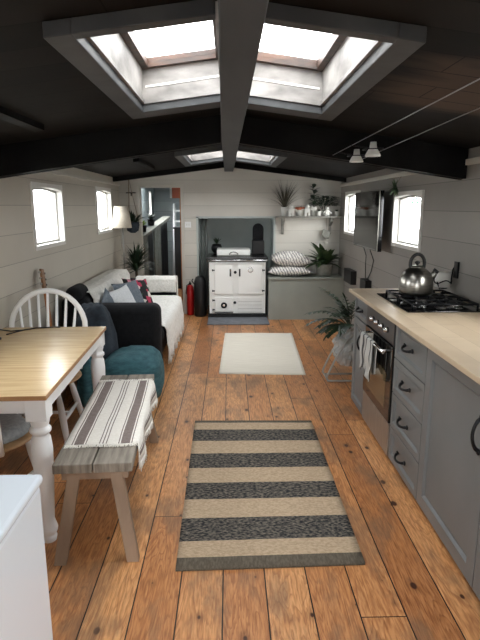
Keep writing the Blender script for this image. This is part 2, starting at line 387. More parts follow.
# cornice strips under the roof
struct(MB().box(XL, XL+.02, -1.7, 7.45, 1.775, 1.80).build('trim_1', 'cornice', bevel=.004))
struct(MB().box(XR-.025, XR, -1.7, 7.45, 1.762, 1.80).build('trim_2', 'cornice', bevel=.004))
# back wall with doorway and range recess
b = MB()
DX0, DX1, DZ = -1.22, -.65, 1.765; NX0, NX1, NZ = -.44, .63, 1.355
def wallseg(b, x0, x1, z0, z1=None, y0=YB, y1=YB+.1):
    top = (lambda x: zc(x)+.02) if z1 is None else (lambda x: z1)
    b.prism([(x0, z0), (x1, z0), (x1, top(x1)), (x0, top(x0))], 1, y0, y1)
wallseg(b, -1.6, DX0, 0); wallseg(b, DX0, DX1, DZ); wallseg(b, DX1, NX0, 0); wallseg(b, NX0, 0, NZ); wallseg(b, 0, NX1, NZ); wallseg(b, NX1, 1.64, 0)
struct(b.build('wall_back', 'wall_back'))
b = MB().box(NX0-.03, NX0, YB+.1, 8.13, 0, NZ+.03).box(NX1, NX1+.03, YB+.1, 8.13, 0, NZ+.03).box(NX0, NX1, YB+.1, 8.13, NZ, NZ+.03).box(NX0, NX1, 8.1, 8.13, 0, NZ)
struct(b.build('wall_recess', 'recess'))
# painted reveal board round the recess
b = MB().box(NX0-.012, NX0+.014, YB-.012, YB+.35, 0, NZ+.012).box(NX1-.014, NX1+.012, YB-.012, YB+.35, 0, NZ+.012).box(NX0-.012, NX1+.012, YB-.012, YB+.35, NZ-.014, NZ+.012)
struct(b.build('trim_3', 'recess'))
# door frame and the door swung into the room beyond
b = MB().box(DX0-.03, DX0+.012, YB-.014, YB+.11, 0, DZ+.03).box(DX1-.012, DX1+.03, YB-.014, YB+.11, 0, DZ+.03).box(DX0, DX1, YB-.014, YB+.11, DZ-.012, DZ+.03)
struct(b.build('trim_4', 'cornice', bevel=.004))
d = thing('door_1', '', 'door', (DX1-.03, YB+.12, 0)); del d['label']; del d['category']; struct(d)
MB().box(DX1-.036, DX1-.014, YB+.12, YB+.68, .01, DZ-.03).build('door_panel', 'doorwood', d, bevel=.003)
MB().lathe([(.004,-.03),(.02,-.02),(.022,0),(.016,.012),(.008,.02)], (0,0,0), 12, Matrix.Translation((DX1-.06, YB+.62, .95)) @ Matrix.Rotation(radians(-90),4,'Y')).build('door_handle', 'chrome', d)
# end wall behind the camera with a glazed door
b = MB().box(-1.6, -.5, -1.8, -1.7, 0, 1.87).box(.5, 1.64, -1.8, -1.7, 0, 1.87).prism([(-1.6,1.8),(1.64,1.8),(1.64,zc(1.64)+.02),(0,ZR+.02),(-1.6,zc(1.6)+.02)], 1, -1.8, -1.7)
struct(b.build('wall_front', 'wall_back'))
d = thing('door_2', '', 'door', (0, -1.75, 0)); del d['label']; del d['category']; struct(d)
MB().ring([(-.5,0),(.5,0),(.5,1.8),(-.5,1.8)], [(-.4,.12),(.4,.12),(.4,1.72),(-.4,1.72)], 1, -1.78, -1.73).build('door_frame', 'white_paint', d)
MB().box(-.4, .4, -1.757, -1.752, .12, 1.72).build('pane', 'glass', d)
portal('daylight_portal', (0, -1.8, .95), (radians(90), 0, 0), .85, 1.6)

# roof: two shallow slopes, boarded, with skylight openings
SKY = [(-1.25, .0), (1.65, 2.86), (5.25, 6.35)]
SXS = {-1: (.04, .437), 1: (.07, .48)}
def slope_box(b, x0, x1, y0, y1, t0=0, t1=.07):
    b.prism([(x0, zc(x0)+t0), (x1, zc(x1)+t0), (x1, zc(x1)+t1), (x0, zc(x0)+t1)], 1, y0, y1)
b = MB()
for s in (-1, 1):
    SX0, SX1 = SXS[s]
    slope_box(b, 0, s*SX0, -1.8, 7.5); slope_box(b, s*SX1, s*1.68, -1.8, 7.5)
    y = -1.8
    for (a, c) in SKY: slope_box(b, s*SX0, s*SX1, y, a); y = c
    slope_box(b, s*SX0, s*SX1, y, 7.5)
struct(b.build('ceiling', 'roof'))
# skylights: shaft, trim board round the mouth, timber window frame, pane, stay
HS = .165
skn = 0
for (y0, y1) in SKY:
    for s in (-1, 1):
        skn += 1
        e = thing('window_%d' % (20+skn), '', 'window', (s*.28, (y0+y1)/2, 2.0)); del e['label']; del e['category']; struct(e)
        xa, xb = SXS[s]; ta, tb = xa+.01, xb-.03; ya, yb = y0+.13 , y1-.028
        # shaft faces, 2 cm boards, narrowing upwards
        mouth = [(s*xa, y0, zc(xa)), (s*xb, y0, zc(xb)), (s*xb, y1, zc(xb)), (s*xa, y1, zc(xa))]
        top = [(s*ta, ya-.02, zc(ta)+HS), (s*(tb+.02), ya-.02, zc(tb)+HS), (s*(tb+.02), yb+.02, zc(tb)+HS), (s*ta, yb+.02, zc(ta)+HS)]
        b = MB(); c0 = Vector((s*.28, (y0+y1)/2, 0))
        def outw(p, k): 
            p = Vector(p); q = Vector((p.x-c0.x, p.y-c0.y, 0)); return p + Vector((math.copysign(k, q.x), math.copysign(k, q.y), 0))
        for i in range(4):
            j = (i+1) % 4; A = [mouth[i], mouth[j], top[j], top[i]]; B = [outw(p, .02) for p in A]
            v = [b.b.verts.new(p) for p in A] + [b.b.verts.new(p) for p in B]
            for q in ((0,1,2,3), (7,6,5,4), (0,4,5,1), (1,5,6,2), (2,6,7,3), (3,7,4,0)): b._f([v[k] for k in q])
        b.build('shaft', 'shaft', e)
        # trim board on the roof face
        b = MB(); w_ = .075; t = .042
        def tb_(x0_, x1_, yy0, yy1): b.prism([(s*x0_, zc(x0_)-t), (s*x1_, zc(x1_)-t), (s*x1_, zc(x1_)+.001), (s*x0_, zc(x0_)+.001)], 1, yy0, yy1)
        tb_(xb-.004, xb+w_, y0-.045, y1+.15); tb_(xa-.004, xb-.004, y0-.045, y0+.004); tb_(xa-.004, xb-.004, y1-.004, y1+.15)
        b.build('trim_board', 'sky_trim', e, bevel=.003)
        b = MB()   # bright inner bead
        for q in ((xb-.016, xb-.004, y0, y1), (xa, xb, y1-.016, y1-.004)):
            b.prism([(s*q[0], zc(q[0])-.004), (s*q[1], zc(q[1])-.004), (s*q[1], zc(q[1])+.012), (s*q[0], zc(q[0])+.012)], 1, q[2], q[3])
        b.build('bead', 'shaft', e)
        b = MB(); z_ = .075
        yy = y1+(yb+.02-y1)*z_/HS-.0035; b.prism([(s*(xa+.006), zc(xa)+z_), (s*(xb-.02), zc(xb)+z_), (s*(xb-.02), zc(xb)+z_+.010), (s*(xa+.006), zc(xa)+z_+.010)], 1, yy, yy+.006)
        b.build('shaft_bead', 'frame_white', e)
        # timber frame & pane
        def P(x, y, dz): return (s*x, y, zc(x)+HS+dz)
        fo = [(ta-.03, ya-.03), (tb+.03, ya-.03), (tb+.03, yb+.03), (ta-.03, yb+.03)]; fi = [(ta+.012, ya+.02), (tb-.012, ya+.02), (tb-.012, yb-.016), (ta+.012, yb-.016)]
        b = MB(); V = {}
        for nm, ps in (('o', fo), ('i', fi)):
            for k, dz in enumerate((-.008, .035)): V[nm+str(k)] = [b.b.verts.new(P(x, y, dz)) for x, y in ps]
        for i in range(4):
            j = (i+1) % 4
            b._f([V['o0'][i], V['o0'][j], V['i0'][j], V['i0'][i]]); b._f([V['o1'][i], V['o1'][j], V['i1'][j], V['i1'][i]])
            b._f([V['o0'][i], V['o0'][j], V['o1'][j], V['o1'][i]]); b._f([V['i0'][i], V['i0'][j], V['i1'][j], V['i1'][i]])
        b.build('window_frame', 'sky_wood', e)
        b = MB(); lo = [b.b.verts.new(P(x, y, .01)) for x, y in fi]; hi = [b.b.verts.new(P(x, y, .015)) for x, y in fi]
        b._f(lo); b._f(hi)
        for i in range(4): b._f([lo[i], lo[(i+1) % 4], hi[(i+1) % 4], hi[i]])
        b.build('pane', 'glass', e)
        if y0 == 1.75:
            q = P(tb-.01, (ya+yb)/2-.05, -.03); 
            MB().tube([q, (q[0], q[1]-.02, q[2]-.05), (q[0]-s*.02, q[1]-.09, q[2]-.07)], .006).tube([(q[0], q[1]-.02, q[2]-.05), (q[0]-s*.03, q[1]+.05, q[2]-.06)], .006).build('latch', 'iron', e)
        portal('daylight_portal', (s*(xa+xb)/2, (ya+yb)/2, zc(.28)+HS+.06), (0, s*math.atan(SL), 0), .36, yb-ya)

# ridge beam (painted, follows the sheer of the roof) and cross beams
b = MB()
def rz_(y): return 1.878 + max(0, y-3.5)*.0215
pr = [(-1.7, .048, .03), (1.2, .048, .028), (2.2, .052, .02), (3.5, .053, .01), (7.44, .060, 0)]
prev = None
for y, w_, c_ in pr:
    r = [b.b.verts.new(p) for p in ((c_-w_, y, rz_(y)), (c_+w_, y, rz_(y)), (c_+w_, y, ZR+.01), (c_-w_, y, ZR+.01))]
    if prev:
        for i in range(4): b._f([prev[i], prev[(i+1) % 4], r[(i+1) % 4], r[i]])
    else: b._f(r)
    prev = r
b._f(prev)
struct(b.build('beam_ridge', 'beam_grey', bevel=.004))
for k, (y, t, z0, zs) in enumerate(((3.5, .07, 1.897, .143), (7.1, .06, 1.995, .12), (-.1+.35, .07, 1.897, .143))):
    b = MB()
    for s in (-1, 1):
        x1 = 1.5 if s < 0 else 1.53
        b.prism([(s*.05, z0), (s*x1, z0-zs*x1), (s*x1, zc(x1)+.01), (s*.05, zc(.05)+.01)], 1, y, y+t)
        if k == 0: b.prism([(s*.05, z0-.004), (s*x1, z0-.004-zs*x1), (s*x1, z0+.008-zs*x1), (s*.05, z0+.008)], 1, y+t-.01, y+t+.03)
    struct(b.build('beam_cross', 'beam_black', bevel=.004))
# thin black battens on the left slope
for k, (x, y0, y1) in enumerate(((-1.0, 2.0, 3.05), (-.86, 5.3, 6.4))):
    b = MB(); x1 = x-.055
    b.prism([(x, zc(x)-.03), (x1, zc(x1)-.03), (x1, zc(x1)+.002), (x, zc(x)+.002)], 1, y0, y1)
    struct(b.build('trim_batten', 'beam_black'))

# ---------------------------------------------------------------- room beyond the doorway
b = MB().box(-1.6, XL, 7.55, 9.05, 0, 1.9).box(-1.6, XL, 9.3, 10.2, 0, 1.9).box(-1.6, XL, 10.45, 11, 0, 1.9)
for y in (9.05, 10.2): b.box(-1.6, XL, y, y+.25, 0, 1.2).box(-1.6, XL, y, y+.25, 1.78, 1.9)
struct(b.build('wall_passage_left', 'blue_wall'))
struct(MB().box(-.4, -.36, 8.13, 11, 0, 2.05).box(-.6,-.4, YB+.1, 11, 1.93, 2.03).box(-.62,-.58,7.56,11,0,2.0).build('wall_passage_right', 'blue_wall'))
struct(MB().box(-1.6, -1.18, 10.9, 11, 0, 2.05).box(-1.18, -.95, 10.9, 11, 0, 1.66).box(-1.18, -.95, 10.9, 11, 1.9, 2.05).box(-.95, -.36, 10.9, 11, 0, 2.05).build('wall_passage_end', 'blue_wall'))
struct(MB().box(-1.6, -.36, 7.5, 8.8, 1.93, 1.99).box(-1.6, -.36, 9.6, 11, 1.93, 1.99).box(-1.6, -1.4, 8.8, 9.6, 1.93, 1.99).box(-.8, -.36, 8.8, 9.6, 1.93, 1.99).build('ceiling_passage', 'roof'))
e = thing('window_43', '', 'window', (-1.1, 9.1, 1.96)); del e['label']; del e['category']; struct(e)  # unseen skylight, added to bring more light into the passage
MB().ring([(-1.4,8.8),(-.8,8.8),(-.8,9.6),(-1.4,9.6)], [(-1.37,8.83),(-.83,8.83),(-.83,9.57),(-1.37,9.57)], 2, 1.93, 2.0).build('window_frame', 'frame_white', e)
MB().box(-1.37, -.83, 8.83, 9.57, 1.96, 1.965).build('pane', 'glass', e)
portal('daylight_portal', (-1.1, 9.2, 2.01), (0, 0, 0), .54, .74)
for k, y in enumerate((9.05, 10.2)):
    e = thing('window_%d' % (40+k), '', 'window', (-1.55, y+.125, 1.2)); del e['label']; del e['category']; struct(e)
    MB().ring([(y,1.2),(y+.25,1.2),(y+.25,1.78),(y,1.78)], [(y+.02,1.22),(y+.23,1.22),(y+.23,1.76),(y+.02,1.76)], 0, -1.56, -1.49).build('window_frame', 'frame_white', e)
    MB().box(-1.545, -1.54, y+.02, y+.23, 1.22, 1.76).build('pane', 'glass', e)
    portal('daylight_portal', (-1.59, y+.125, 1.49), (0, radians(-90), 0), .55, .22)
e = thing('window_42', '', 'window', (-1.06, 10.95, 1.66)); del e['label']; del e['category']; struct(e)
MB().box(-1.18, -1.14, 10.9, 10.93, 1.66, 1.9).build('window_frame', 'frame_white', e)
MB().box(-1.14, -.95, 10.92, 10.94, 1.66, 1.9).build('blind', 'brick', e)
# boarded low screen
o = thing('boarded_screen', 'low white vertically boarded screen seen through the doorway', 'screen', (-1.25, 8.9, 0))
A = Vector((-1.37, 8.2, 0)); B_ = Vector((-1.10, 9.7, 0)); ZA, ZB = 1.0, 1.28
def board(nm, mat, ids, dx, N=9):
    b = MB()
    for i in ids:
        p = A.lerp(B_, i/N); q = A.lerp(B_, (i+.96)/N); za, zb = ZA+(ZB-ZA)*i/N, ZA+(ZB-ZA)*(i+.96)/N
        v = [b.b.verts.new(c) for c in ((p.x+dx,p.y,0),(q.x+dx,q.y,0),(q.x+dx,q.y,zb),(p.x+dx,p.y,za),(p.x+dx+.02,p.y,0),(q.x+dx+.02,q.y,0),(q.x+dx+.02,q.y,zb),(p.x+dx+.02,p.y,za))]
        for f in ((0,1,2,3),(7,6,5,4),(0,4,5,1),(1,5,6,2),(2,6,7,3),(3,7,4,0)): b._f([v[k] for k in f])
    b.build(nm, mat, o)
board('boards', 'pot_grey', (0,1,4,5), 0); board('dark_gaps', 'oven_dark', (2,3,6,7,8), -.03)  # grey puts shade into the white boards; dark strips stand for gaps
b = MB(); v = [b.b.verts.new(c) for z in (0,.05) for c in ((A.x-.09,A.y,ZA+z),(B_.x-.09,B_.y,ZB+z),(B_.x+.05,B_.y,ZB+z),(A.x+.05,A.y,ZA+z))]
for f in ((3,2,1,0),(4,5,6,7),(0,1,5,4),(1,2,6,5),(2,3,7,6),(3,0,4,7)): b._f([v[k] for k in f])
b.build('top_rail', 'pot_grey', o, bevel=.005)
tag(MB().box(-1.00, -.86, 9.8, 10.1, 0, 1.10).box(-1.02, -.84, 9.78, 10.12, 1.10, 1.13).build('cabinet', 'oven_dark', None, bevel=.004), 'dark grey cabinet standing in the passage beyond the doorway', 'cabinet')
o = thing('ladder', 'white wooden ladder leaning up in the room beyond the doorway', 'ladder', (-1.0, 10.3, 0))
b = MB(); 
for x in (-1.06, -.82):
    b.tube([(x, 10.15, 0), (x, 10.6, 1.55)], .032, 4)
b.build('rails', 'white_paint', o)
for k in range(7):
    z = .2+k*.2; MB().box(-1.06, -.82, 10.16+z*.29-.03, 10.16+z*.29+.05, z, z+.032).build('rung', 'white_paint', o)
for k, (x, y, lb) in enumerate(((-1.36, 8.5, 'bright green plant on the screen top beyond the doorway'), (-1.29, 8.95, 'dark leafy plant further along the screen top beyond the doorway'))):
    zt = [1.107, 1.191][k]; o = thing('potted_plant', lb, 'plant', (x, y, zt))
    MB().lathe([(.05,0),(.065,.1),(.06,.1),(.055,.09)], (x, y, zt), 14).build('pot', 'black', o)
    b = MB()
    for i in range(26):
        a = random.random()*2*pi; b.leaf((x, y, zt+.09), (cos(a)*.5, sin(a)*.5, random.uniform(.3, 1)), random.uniform(.08, .14), .035, .8, 3, shape='oval')
    b.build('foliage', ['leaf_bright', 'leaf_dark'][k], o)

# ---------------------------------------------------------------- outside
struct(MB().box(-60, 60, -60, 60, -1.2, -1.1).build('ground', 'water'))
def tree(x, y, h, lb):
    o = thing('tree', lb, 'tree', (x, y, -1.1), group='trees outside the windows')
    b = MB(); b.tube([(x, y, -1.1), (x+.1, y, h*.4), (x-.1, y+.1, h*.8)], [.18, .13, .05], 8)
    for i in range(7):
        a = i*2.4; z = h*(.3+.07*i); b.tube([(x, y, z), (x+cos(a)*.9, y+sin(a)*.9, z+.8)], [.05, .015], 5)
    b.build('trunk', 'bark', o)
    b = MB()
    for i in range(900):
        v = Vector((random.gauss(0, 1), random.gauss(0, 1), random.gauss(0, 1))).normalized()*random.uniform(.5, 1)
        p = (x+v.x*1.5, y+v.y*1.5, h*.62+v.z*h*.36); b.leaf(p, (random.uniform(-1,1), random.uniform(-1,1), random.uniform(-.6,.6)), .22, .16, .3, 2, shape='oval')
    b.build('foliage', 'outleaf', o)
tree(-7.5, 16, 5, 'pale green tree outside beyond the nearer left-hand window')
tree(9.5, 26, 5, 'pale green tree outside beyond the right-hand window near the kettle')

# ---------------------------------------------------------------- kitchen run
WY0, WY1 = -.9, 3.93
tag(MB().box(.902, XR-.004, WY0, WY1+.01, .874, .9).build('worktop', 'worktop', bevel=.004), 'long pale wooden worktop over the grey kitchen units', 'worktop')
def front(b_name, parent, y0, y1, z0, z1, mat='cab', inset=.045):
    """shaker front on the x=.95 plane facing the aisle, with a sunk panel and a bead."""
    x = .95; g = .003; y0 += g; y1 -= g; z0 += g; z1 -= g
    b = MB(); O = [(y0,z0),(y1,z0),(y1,z1),(y0,z1)]; i = inset
    I = [(y0+i,z0+i),(y1-i,z0+i),(y1-i,z1-i),(y0+i,z1-i)]; j = i+.012
    J = [(y0+j,z0+j),(y1-j,z0+j),(y1-j,z1-j),(y0+j,z1-j)]
    b.ring(O, I, 0, x, x+.019)
    v1 = [b.b.verts.new((x+.002, *p)) for p in I]; v2 = [b.b.verts.new((x+.011, *p)) for p in J]
    for k in range(4): b._f([v1[k], v1[(k+1)%4], v2[(k+1)%4], v2[k]])
    b.box(x+.011, x+.017, J[0][0], J[1][0], J[0][1], J[2][1])
    return b.build(b_name, mat, parent, bevel=.0015)
def handle(parent, y, z, vertical=False, Ln=.125):
    b = MB(); pts = []
    for k in range(11):
        t = k/10; u = (t-.5)*Ln; d = sin(pi*t)**.6*.032
        pts.append((.948-d, y+(0 if vertical else u), z+(u if vertical else 0)-(0 if vertical else d*.35)))
    b.tube(pts, [.0095,.008,.007,.007,.007,.007,.007,.007,.007,.008,.0095], 8)
    for t in (-.5, .5):
        c = (.947, y+(0 if vertical else t*Ln), z+(t*Ln if vertical else 0))
        b.lathe([(.013,0),(.013,.005),(.008,.008)], (0,0,0), 10, Matrix.Translation(c) @ Matrix.Rotation(radians(-90),4,'Y'))
    b.build('handle', 'iron', parent)
def unit(y0, y1, label):
    o = thing('base_cabinet', label, 'cabinet', (1.24, (y0+y1)/2, 0), group='grey kitchen base units')
    b = MB().box(.97, XR-.01, y0+.002, y1-.002, .10, .873).box(.985, XR-.03, y0+.002, y1-.002, 0, .10)
    b.build('body', 'cab', o); return o
def plinth(o, y0, y1): MB().box(.962, .982, y0+.003, y1-.003, 0, .035).build('plinth', 'cab', o)
o = unit(3.56, WY1, 'narrow grey cabinet with one drawer at the far end, left of the oven')
f = front('drawer', o, 3.56, WY1, .70, .868, inset=.03); handle(f, 3.74, .775)
f = front('door', o, 3.56, WY1, .03, .695); handle(f, 3.66, .55, True)
o = unit(2.44, 2.93, 'grey cabinet with a stack of four drawers right of the oven')
zs = [.03, .235, .445, .655, .868]
for k in range(4): f = front('drawer', o, 2.44, 2.93, zs[k], zs[k+1], inset=.035); handle(f, 2.69, (zs[k]+zs[k+1])/2+.01)
o = unit(1.80, 2.44, 'wide grey single door cabinet with curved black handle beside the four drawers')
f = front('door', o, 1.80, 2.44, .03, .868, inset=.065); handle(f, 1.85, .66, True, .14)
o = unit(1.16, 1.80, 'grey door cabinet cut off by the right edge, next after the wide door')
f = front('door', o, 1.16, 1.80, .03, .868, inset=.065); handle(f, 1.21, .66, True, .14)
o = unit(.4, 1.16, 'grey door cabinet hidden below the near end of the worktop'); front('door', o, .4, 1.16, .03, .868, inset=.065)
# oven
o = thing('oven', 'built-in oven with dark control panel under the hob', 'oven', (1.24, 3.245, 0))
y0, y1 = 2.935, 3.555
MB().box(.97, XR-.01, y0, y1, .0, .873).build('body', 'oven_dark', o)
cp = MB().box(.945, .97, y0+.004, y1-.004, .715, .870).build('control_panel', 'oven_dark', o, bevel=.003)
for k in range(4):
    MB().lathe([(.017,0),(.017,.012),(.013,.028),(.002,.029)], (0,0,0), 14, Matrix.Translation((.945, 3.06+k*.105, .785)) @ Matrix.Rotation(radians(-90),4,'Y')).build('knob', 'chrome', cp)
dr = MB().box(.94, .97, y0+.004, y1-.004, .24, .705).build('door', 'oven_glass', o, bevel=.004)
MB().box(.9385, .9405, y0+.10, y1-.10, .30, .53).build('window', 'gold_glass', dr)
MB().tube([(.895, y0+.03, .672), (.895, y1-.03, .672)], .010, 10).tube([(.895, y0+.07, .672), (.945, y0+.07, .672)], .008).tube([(.895, y1-.07, .672), (.945, y1-.07, .672)], .008).build('handle', 'chrome', dr)
MB().box(.945, .97, y0+.004, y1-.004, .03, .232).build('drawer', 'oven_steel', o, bevel=.003)
# towel over the oven handle
def towelf(side):
    def fn(u, v):
        y = 3.30+(u-.5)*.30 + .01*sin(v*5)*(u-.5); n_ = noise.noise(Vector((u*4, v*3, 1)))*.012
        L1 = .27 if side else .22
        if v < .12: a = v/.12*pi/2; x = .895-(.0135*sin(a) if side else -.0135*sin(a)); z = .672+.0135*cos(a)
        else: x = .895+(-.0135 if side else .0135)-(sin(u*16+1)*.010*(v) if side else 0)+(-n_ if side else 0); z = .672-(v-.12)*L1*(1+.1*sin(u*7))
        return (x, y, z)
    return fn
b = MB(); b.grid(towelf(True), 24, 14); b.grid(towelf(False), 24, 14)
bmesh.ops.remove_doubles(b.b, verts=b.b.verts, dist=.002)
M['towel'] = board_mat('striped_tea_towel', (176,176,172), (190,190,186), .08, 1, (60,60,62), off=.005, seamw=.26, grain=.05)
tag(b.build('tea_towel', 'towel', solid=.003), 'grey tea towel with dark stripes hanging over the oven handle', 'towel')

# hob with burners and pan supports
o = thing('gas_hob', 'black gas hob with iron pan supports set in the worktop', 'hob', (1.28, 3.34, .9))
MB().box(1.035, 1.50, 3.0, 3.66, .9005, .908).build('glass_plate', 'blackgloss', o, bevel=.003)
bur = [(1.18, 3.19, .032), (1.18, 3.47, .045), (1.38, 3.19, .045), (1.38, 3.47, .032)]
for (x, y, r) in bur:
    q = MB().lathe([(r+.012,.908),(r+.012,.916),(r,.918),(r,.926)], (x,y,0), 20).build('burner', 'chrome', o)
    MB().lathe([(r-.002,.9262),(r-.002,.934),(r-.01,.937)], (x,y,0), 20).build('burner_cap', 'black', q)
for yc in (3.19, 3.47):
    b = MB(); z = .936; r = .007; x0, x1, ya, yb = 1.085, 1.475, yc-.125, yc+.125
    b.tube([(x0,ya,z),(x1,ya,z),(x1,yb,z),(x0,yb,z),(x0,ya,z)], r, 6)
    b.tube([(1.28,ya,z),(1.28,yb,z)], r, 6)
    for (x, y) in ((1.18, yc), (1.38, yc)):
        for a in range(4):
            dx, dy = [(1,0),(-1,0),(0,1),(0,-1)][a]
            e_ = (x+dx*.095, y+dy*.125); s_ = (x+dx*.03, y+dy*.03)
            b.tube([(s_[0],s_[1],z+.003),(e_[0],e_[1],z+.003)], r, 6)
    for x in (x0, x1):
        for y in (ya, yb): b.tube([(x,y,z),(x,y,.9085)], r, 6)
    b.build('pan_support', 'iron', o)
# kettle
kx, ky, kz = 1.215, 3.40, .9465
o = thing('kettle', 'brushed steel whistling kettle with looped black handle on the hob', 'kettle', (kx, ky, kz))
MB().lathe([(.092,0),(.102,.006),(.107,.02),(.107,.07),(.100,.112),(.084,.142),(.060,.163),(.045,.170),(.044,.173)], (kx,ky,kz), 36).build('body', 'steel', o)
l_ = MB().lathe([(.045,.1735),(.042,.179),(.02,.185),(.006,.187)], (kx,ky,kz), 24).build('lid', 'steel', o)
MB().lathe([(.006,.185),(.008,.193),(.017,.199),(.017,.209),(.008,.214)], (kx,ky,kz), 16).build('knob', 'black', l_)
hp = [(kx-.046*cos(t)*(1 if sin(t) > 0 else 1-.25*sin(t)*sin(t)), ky, kz+.195+(.062 if sin(t) > 0 else .07)*sin(t)) for t in [-pi*.32+i*pi*1.64/22 for i in range(23)]]
MB().tube(hp, .011, 10, flat_=1.0).build('handle', 'black', o)
MB().tube([(kx+.075,ky-.02,kz+.09),(kx+.10,ky-.03,kz+.13),(kx+.108,ky-.035,kz+.148)], [.026,.02,.017], 12).build('spout', 'steel', o)
MB().tube([(kx+.106,ky-.034,kz+.146),(kx+.116,ky-.037,kz+.160)], [.02,.019], 12).build('whistle', 'black', o)
# candle sconce behind hob
o = thing('candle_sconce', 'pale cylinder candle in a black wire wall holder behind the kettle', 'candle holder', (1.47, 3.6, .97))
b = MB().tube([(1.47+.058*cos(t), 3.6+.058*sin(t), 1.0+.012*sin(3*t)) for t in [i*2*pi/20 for i in range(21)]], .004, 6)
b.tube([(1.528,3.6,1.0),(1.534,3.6,1.08),(1.534,3.55,1.12)], .005, 6).tube([(1.42,3.57,1.0),(1.44,3.57,.95),(1.50,3.6,.95),(1.534,3.6,1.0)], .004, 6)
b.lathe([(.03,0),(.03,.004)], (1.47,3.6,.955), 12).box(1.528,1.539,3.51,3.57,1.03,1.14)
b.build('wire_holder', 'iron', o)
MB().lathe([(.05,0),(.052,.1),(.045,.103)], (1.47,3.6,.962), 24).build('candle', 'candle', o)

# television on the right wall
o = thing('television', 'slim black television hung on the right wall between the windows', 'television', (1.5, 5.55, 1.35))
MB().box(1.405, 1.445, 5.03, 6.02, 1.08, 1.65).build('casing', 'blackgloss', o, bevel=.004)
MB().box(1.401, 1.4055, 5.042, 6.008, 1.098, 1.638).build('screen', 'screen', o)
MB().box(1.445, 1.539, 5.4, 5.65, 1.25, 1.45).build('wall_bracket', 'iron', o)
MB().box(1.40, 1.4052, 5.028, 5.036, 1.082, 1.648).build('edge_strip', 'steel', o)
b = MB(); b.tube([(1.45, 5.75, 1.09), (1.50, 5.8, .98), (1.52, 5.88, .86), (1.52, 5.86, .72)], .005, 6)
tag(b.tube([(1.45, 5.5, 1.09), (1.51, 5.52, .95), (1.525, 5.65, .82), (1.525, 5.78, .72)], .005, 6).build('television_cable', 'black'), 'pair of black cables dangling under the television', 'cable')
tag(MB().box(1.47, 1.539, 5.66, 5.9, .60, .715).build('socket_box', 'black', bevel=.004), 'small black box on the wall where the television cables end', 'box')
tag(MB().box(1.47, 1.539, 6.35, 6.75, .57, .735).build('wall_speaker', 'black', bevel=.004), 'black wall box low beside the corner bench, left of the cables', 'speaker')
# hanging air plant
o = thing('air_plant', 'small spiky air plant hanging beside the right-hand window', 'plant', (1.49, 4.86, 1.66))
b = MB()
for i in range(34):
    v = Vector((random.gauss(0,1), random.gauss(0,1), random.gauss(0,1))).normalized(); b.leaf((1.47,4.80,1.665), v, .085 if v.x < .3 else .04, .03, .1, 3)
b.build('foliage', 'leaf_mid', o); MB().tube([(1.47,4.80,1.68),(1.52,4.80,1.765)], .0015, 5).build('string', 'rope', o)

# ---------------------------------------------------------------- low-voltage lights on the roof
o = thing('cable_lights', 'two wire cables with small spotlights under the right roof slope', 'light', (.75, 2.4, 1.84))
A0, A1, B0, B1 = (.66, 3.49, 1.822), (.66, .3, 1.84), (.84, 3.49, 1.795), (.84, .3, 1.84)
MB().tube([A0, (.655, 2, 1.828), A1], .0018, 6).tube([B0, (.845, 2, 1.828), B1], .0018, 6).build('cable', 'wire', o)
for (y, nm) in ((3.36, 0), (2.98, 1)):
    q = MB().tube([(.655,y-.03,1.825),(.76,y,1.812),(.845,y+.03,1.815)], .004, 6).build('lamp_bracket', 'iron', o)
    MB().lathe([(.016,.03),(.02,0),(.040,-.035),(.042,-.045),(.034,-.045)], (.78,y,1.815), 18).build('lamp_shade', 'pot_white', q)
    MB().tube([(.78+.055*cos(t),y+.055*sin(t),1.805) for t in [i*2*pi/16 for i in range(17)]], .003, 6).build('lamp_ring', 'iron', q)

# ---------------------------------------------------------------- range cooker
o = thing('range_cooker', 'white enamel range cooker with black top in the wall recess', 'range cooker', (.11, 7.4, 0))
x0, x1, yf = -.285, .505, 7.15
MB().box(x0-.01, x1+.01, yf-.005, 7.75, 0, .06).build('plinth', 'enamel_black', o, bevel=.004)
MB().box(x0, x1, yf+.01, 7.75, .06, .80).build('body', 'enamel_black', o, bevel=.004)
MB().box(x0+.012, x1-.012, yf, yf+.012, .062, .765).build('front_panel', 'enamel_white', o, bevel=.003)
MB().box(x0-.02, x1+.02, yf-.03, 7.76, .80, .835).build('hotplate_top', 'enamel_black', o, bevel=.008)
MB().tube([(x0-.01,yf-.05,.795),(x1+.01,yf-.05,.795)], .012, 10).tube([(x0+.01,yf-.05,.795),(x0+.01,yf,.80)], .008).tube([(x1-.01,yf-.05,.795),(x1-.01,yf,.80)], .008).build('towel_rail', 'chrome', o)
def rdoor(a, b_, c, d_, nm='door'): return MB().box(a, b_, yf-.022, yf-.001, c, d_).build(nm, 'enamel_white', o, bevel=.008, seg=3)
def hinge(par, x, z): MB().box(x-.018, x+.018, yf-.03, yf-.02, z-.008, z+.008).tube([(x-.012, yf-.028, z-.014), (x-.012, yf-.028, z+.014)], .006, 8).build('hinge', 'iron', par)
d1 = rdoor(-.20, .05, .33, .745); d2 = rdoor(.115, .45, .33, .745); d3 = rdoor(-.20, .05, .09, .29)
for z in (.66, .38): hinge(d1, -.215, z)
for z in (.66, .38): hinge(d2, .462, z)
for z in (.25, .12): hinge(d3, -.215, z)
for par, x in ((d1, .015), (d2, .14)):
    MB().tube([(x, yf-.045, .58), (x, yf-.045, .68)], .011, 8).tube([(x, yf-.045, .6), (x, yf-.02, .6)], .006).tube([(x, yf-.045, .66), (x, yf-.02, .66)], .006).build('handle', 'black', par)
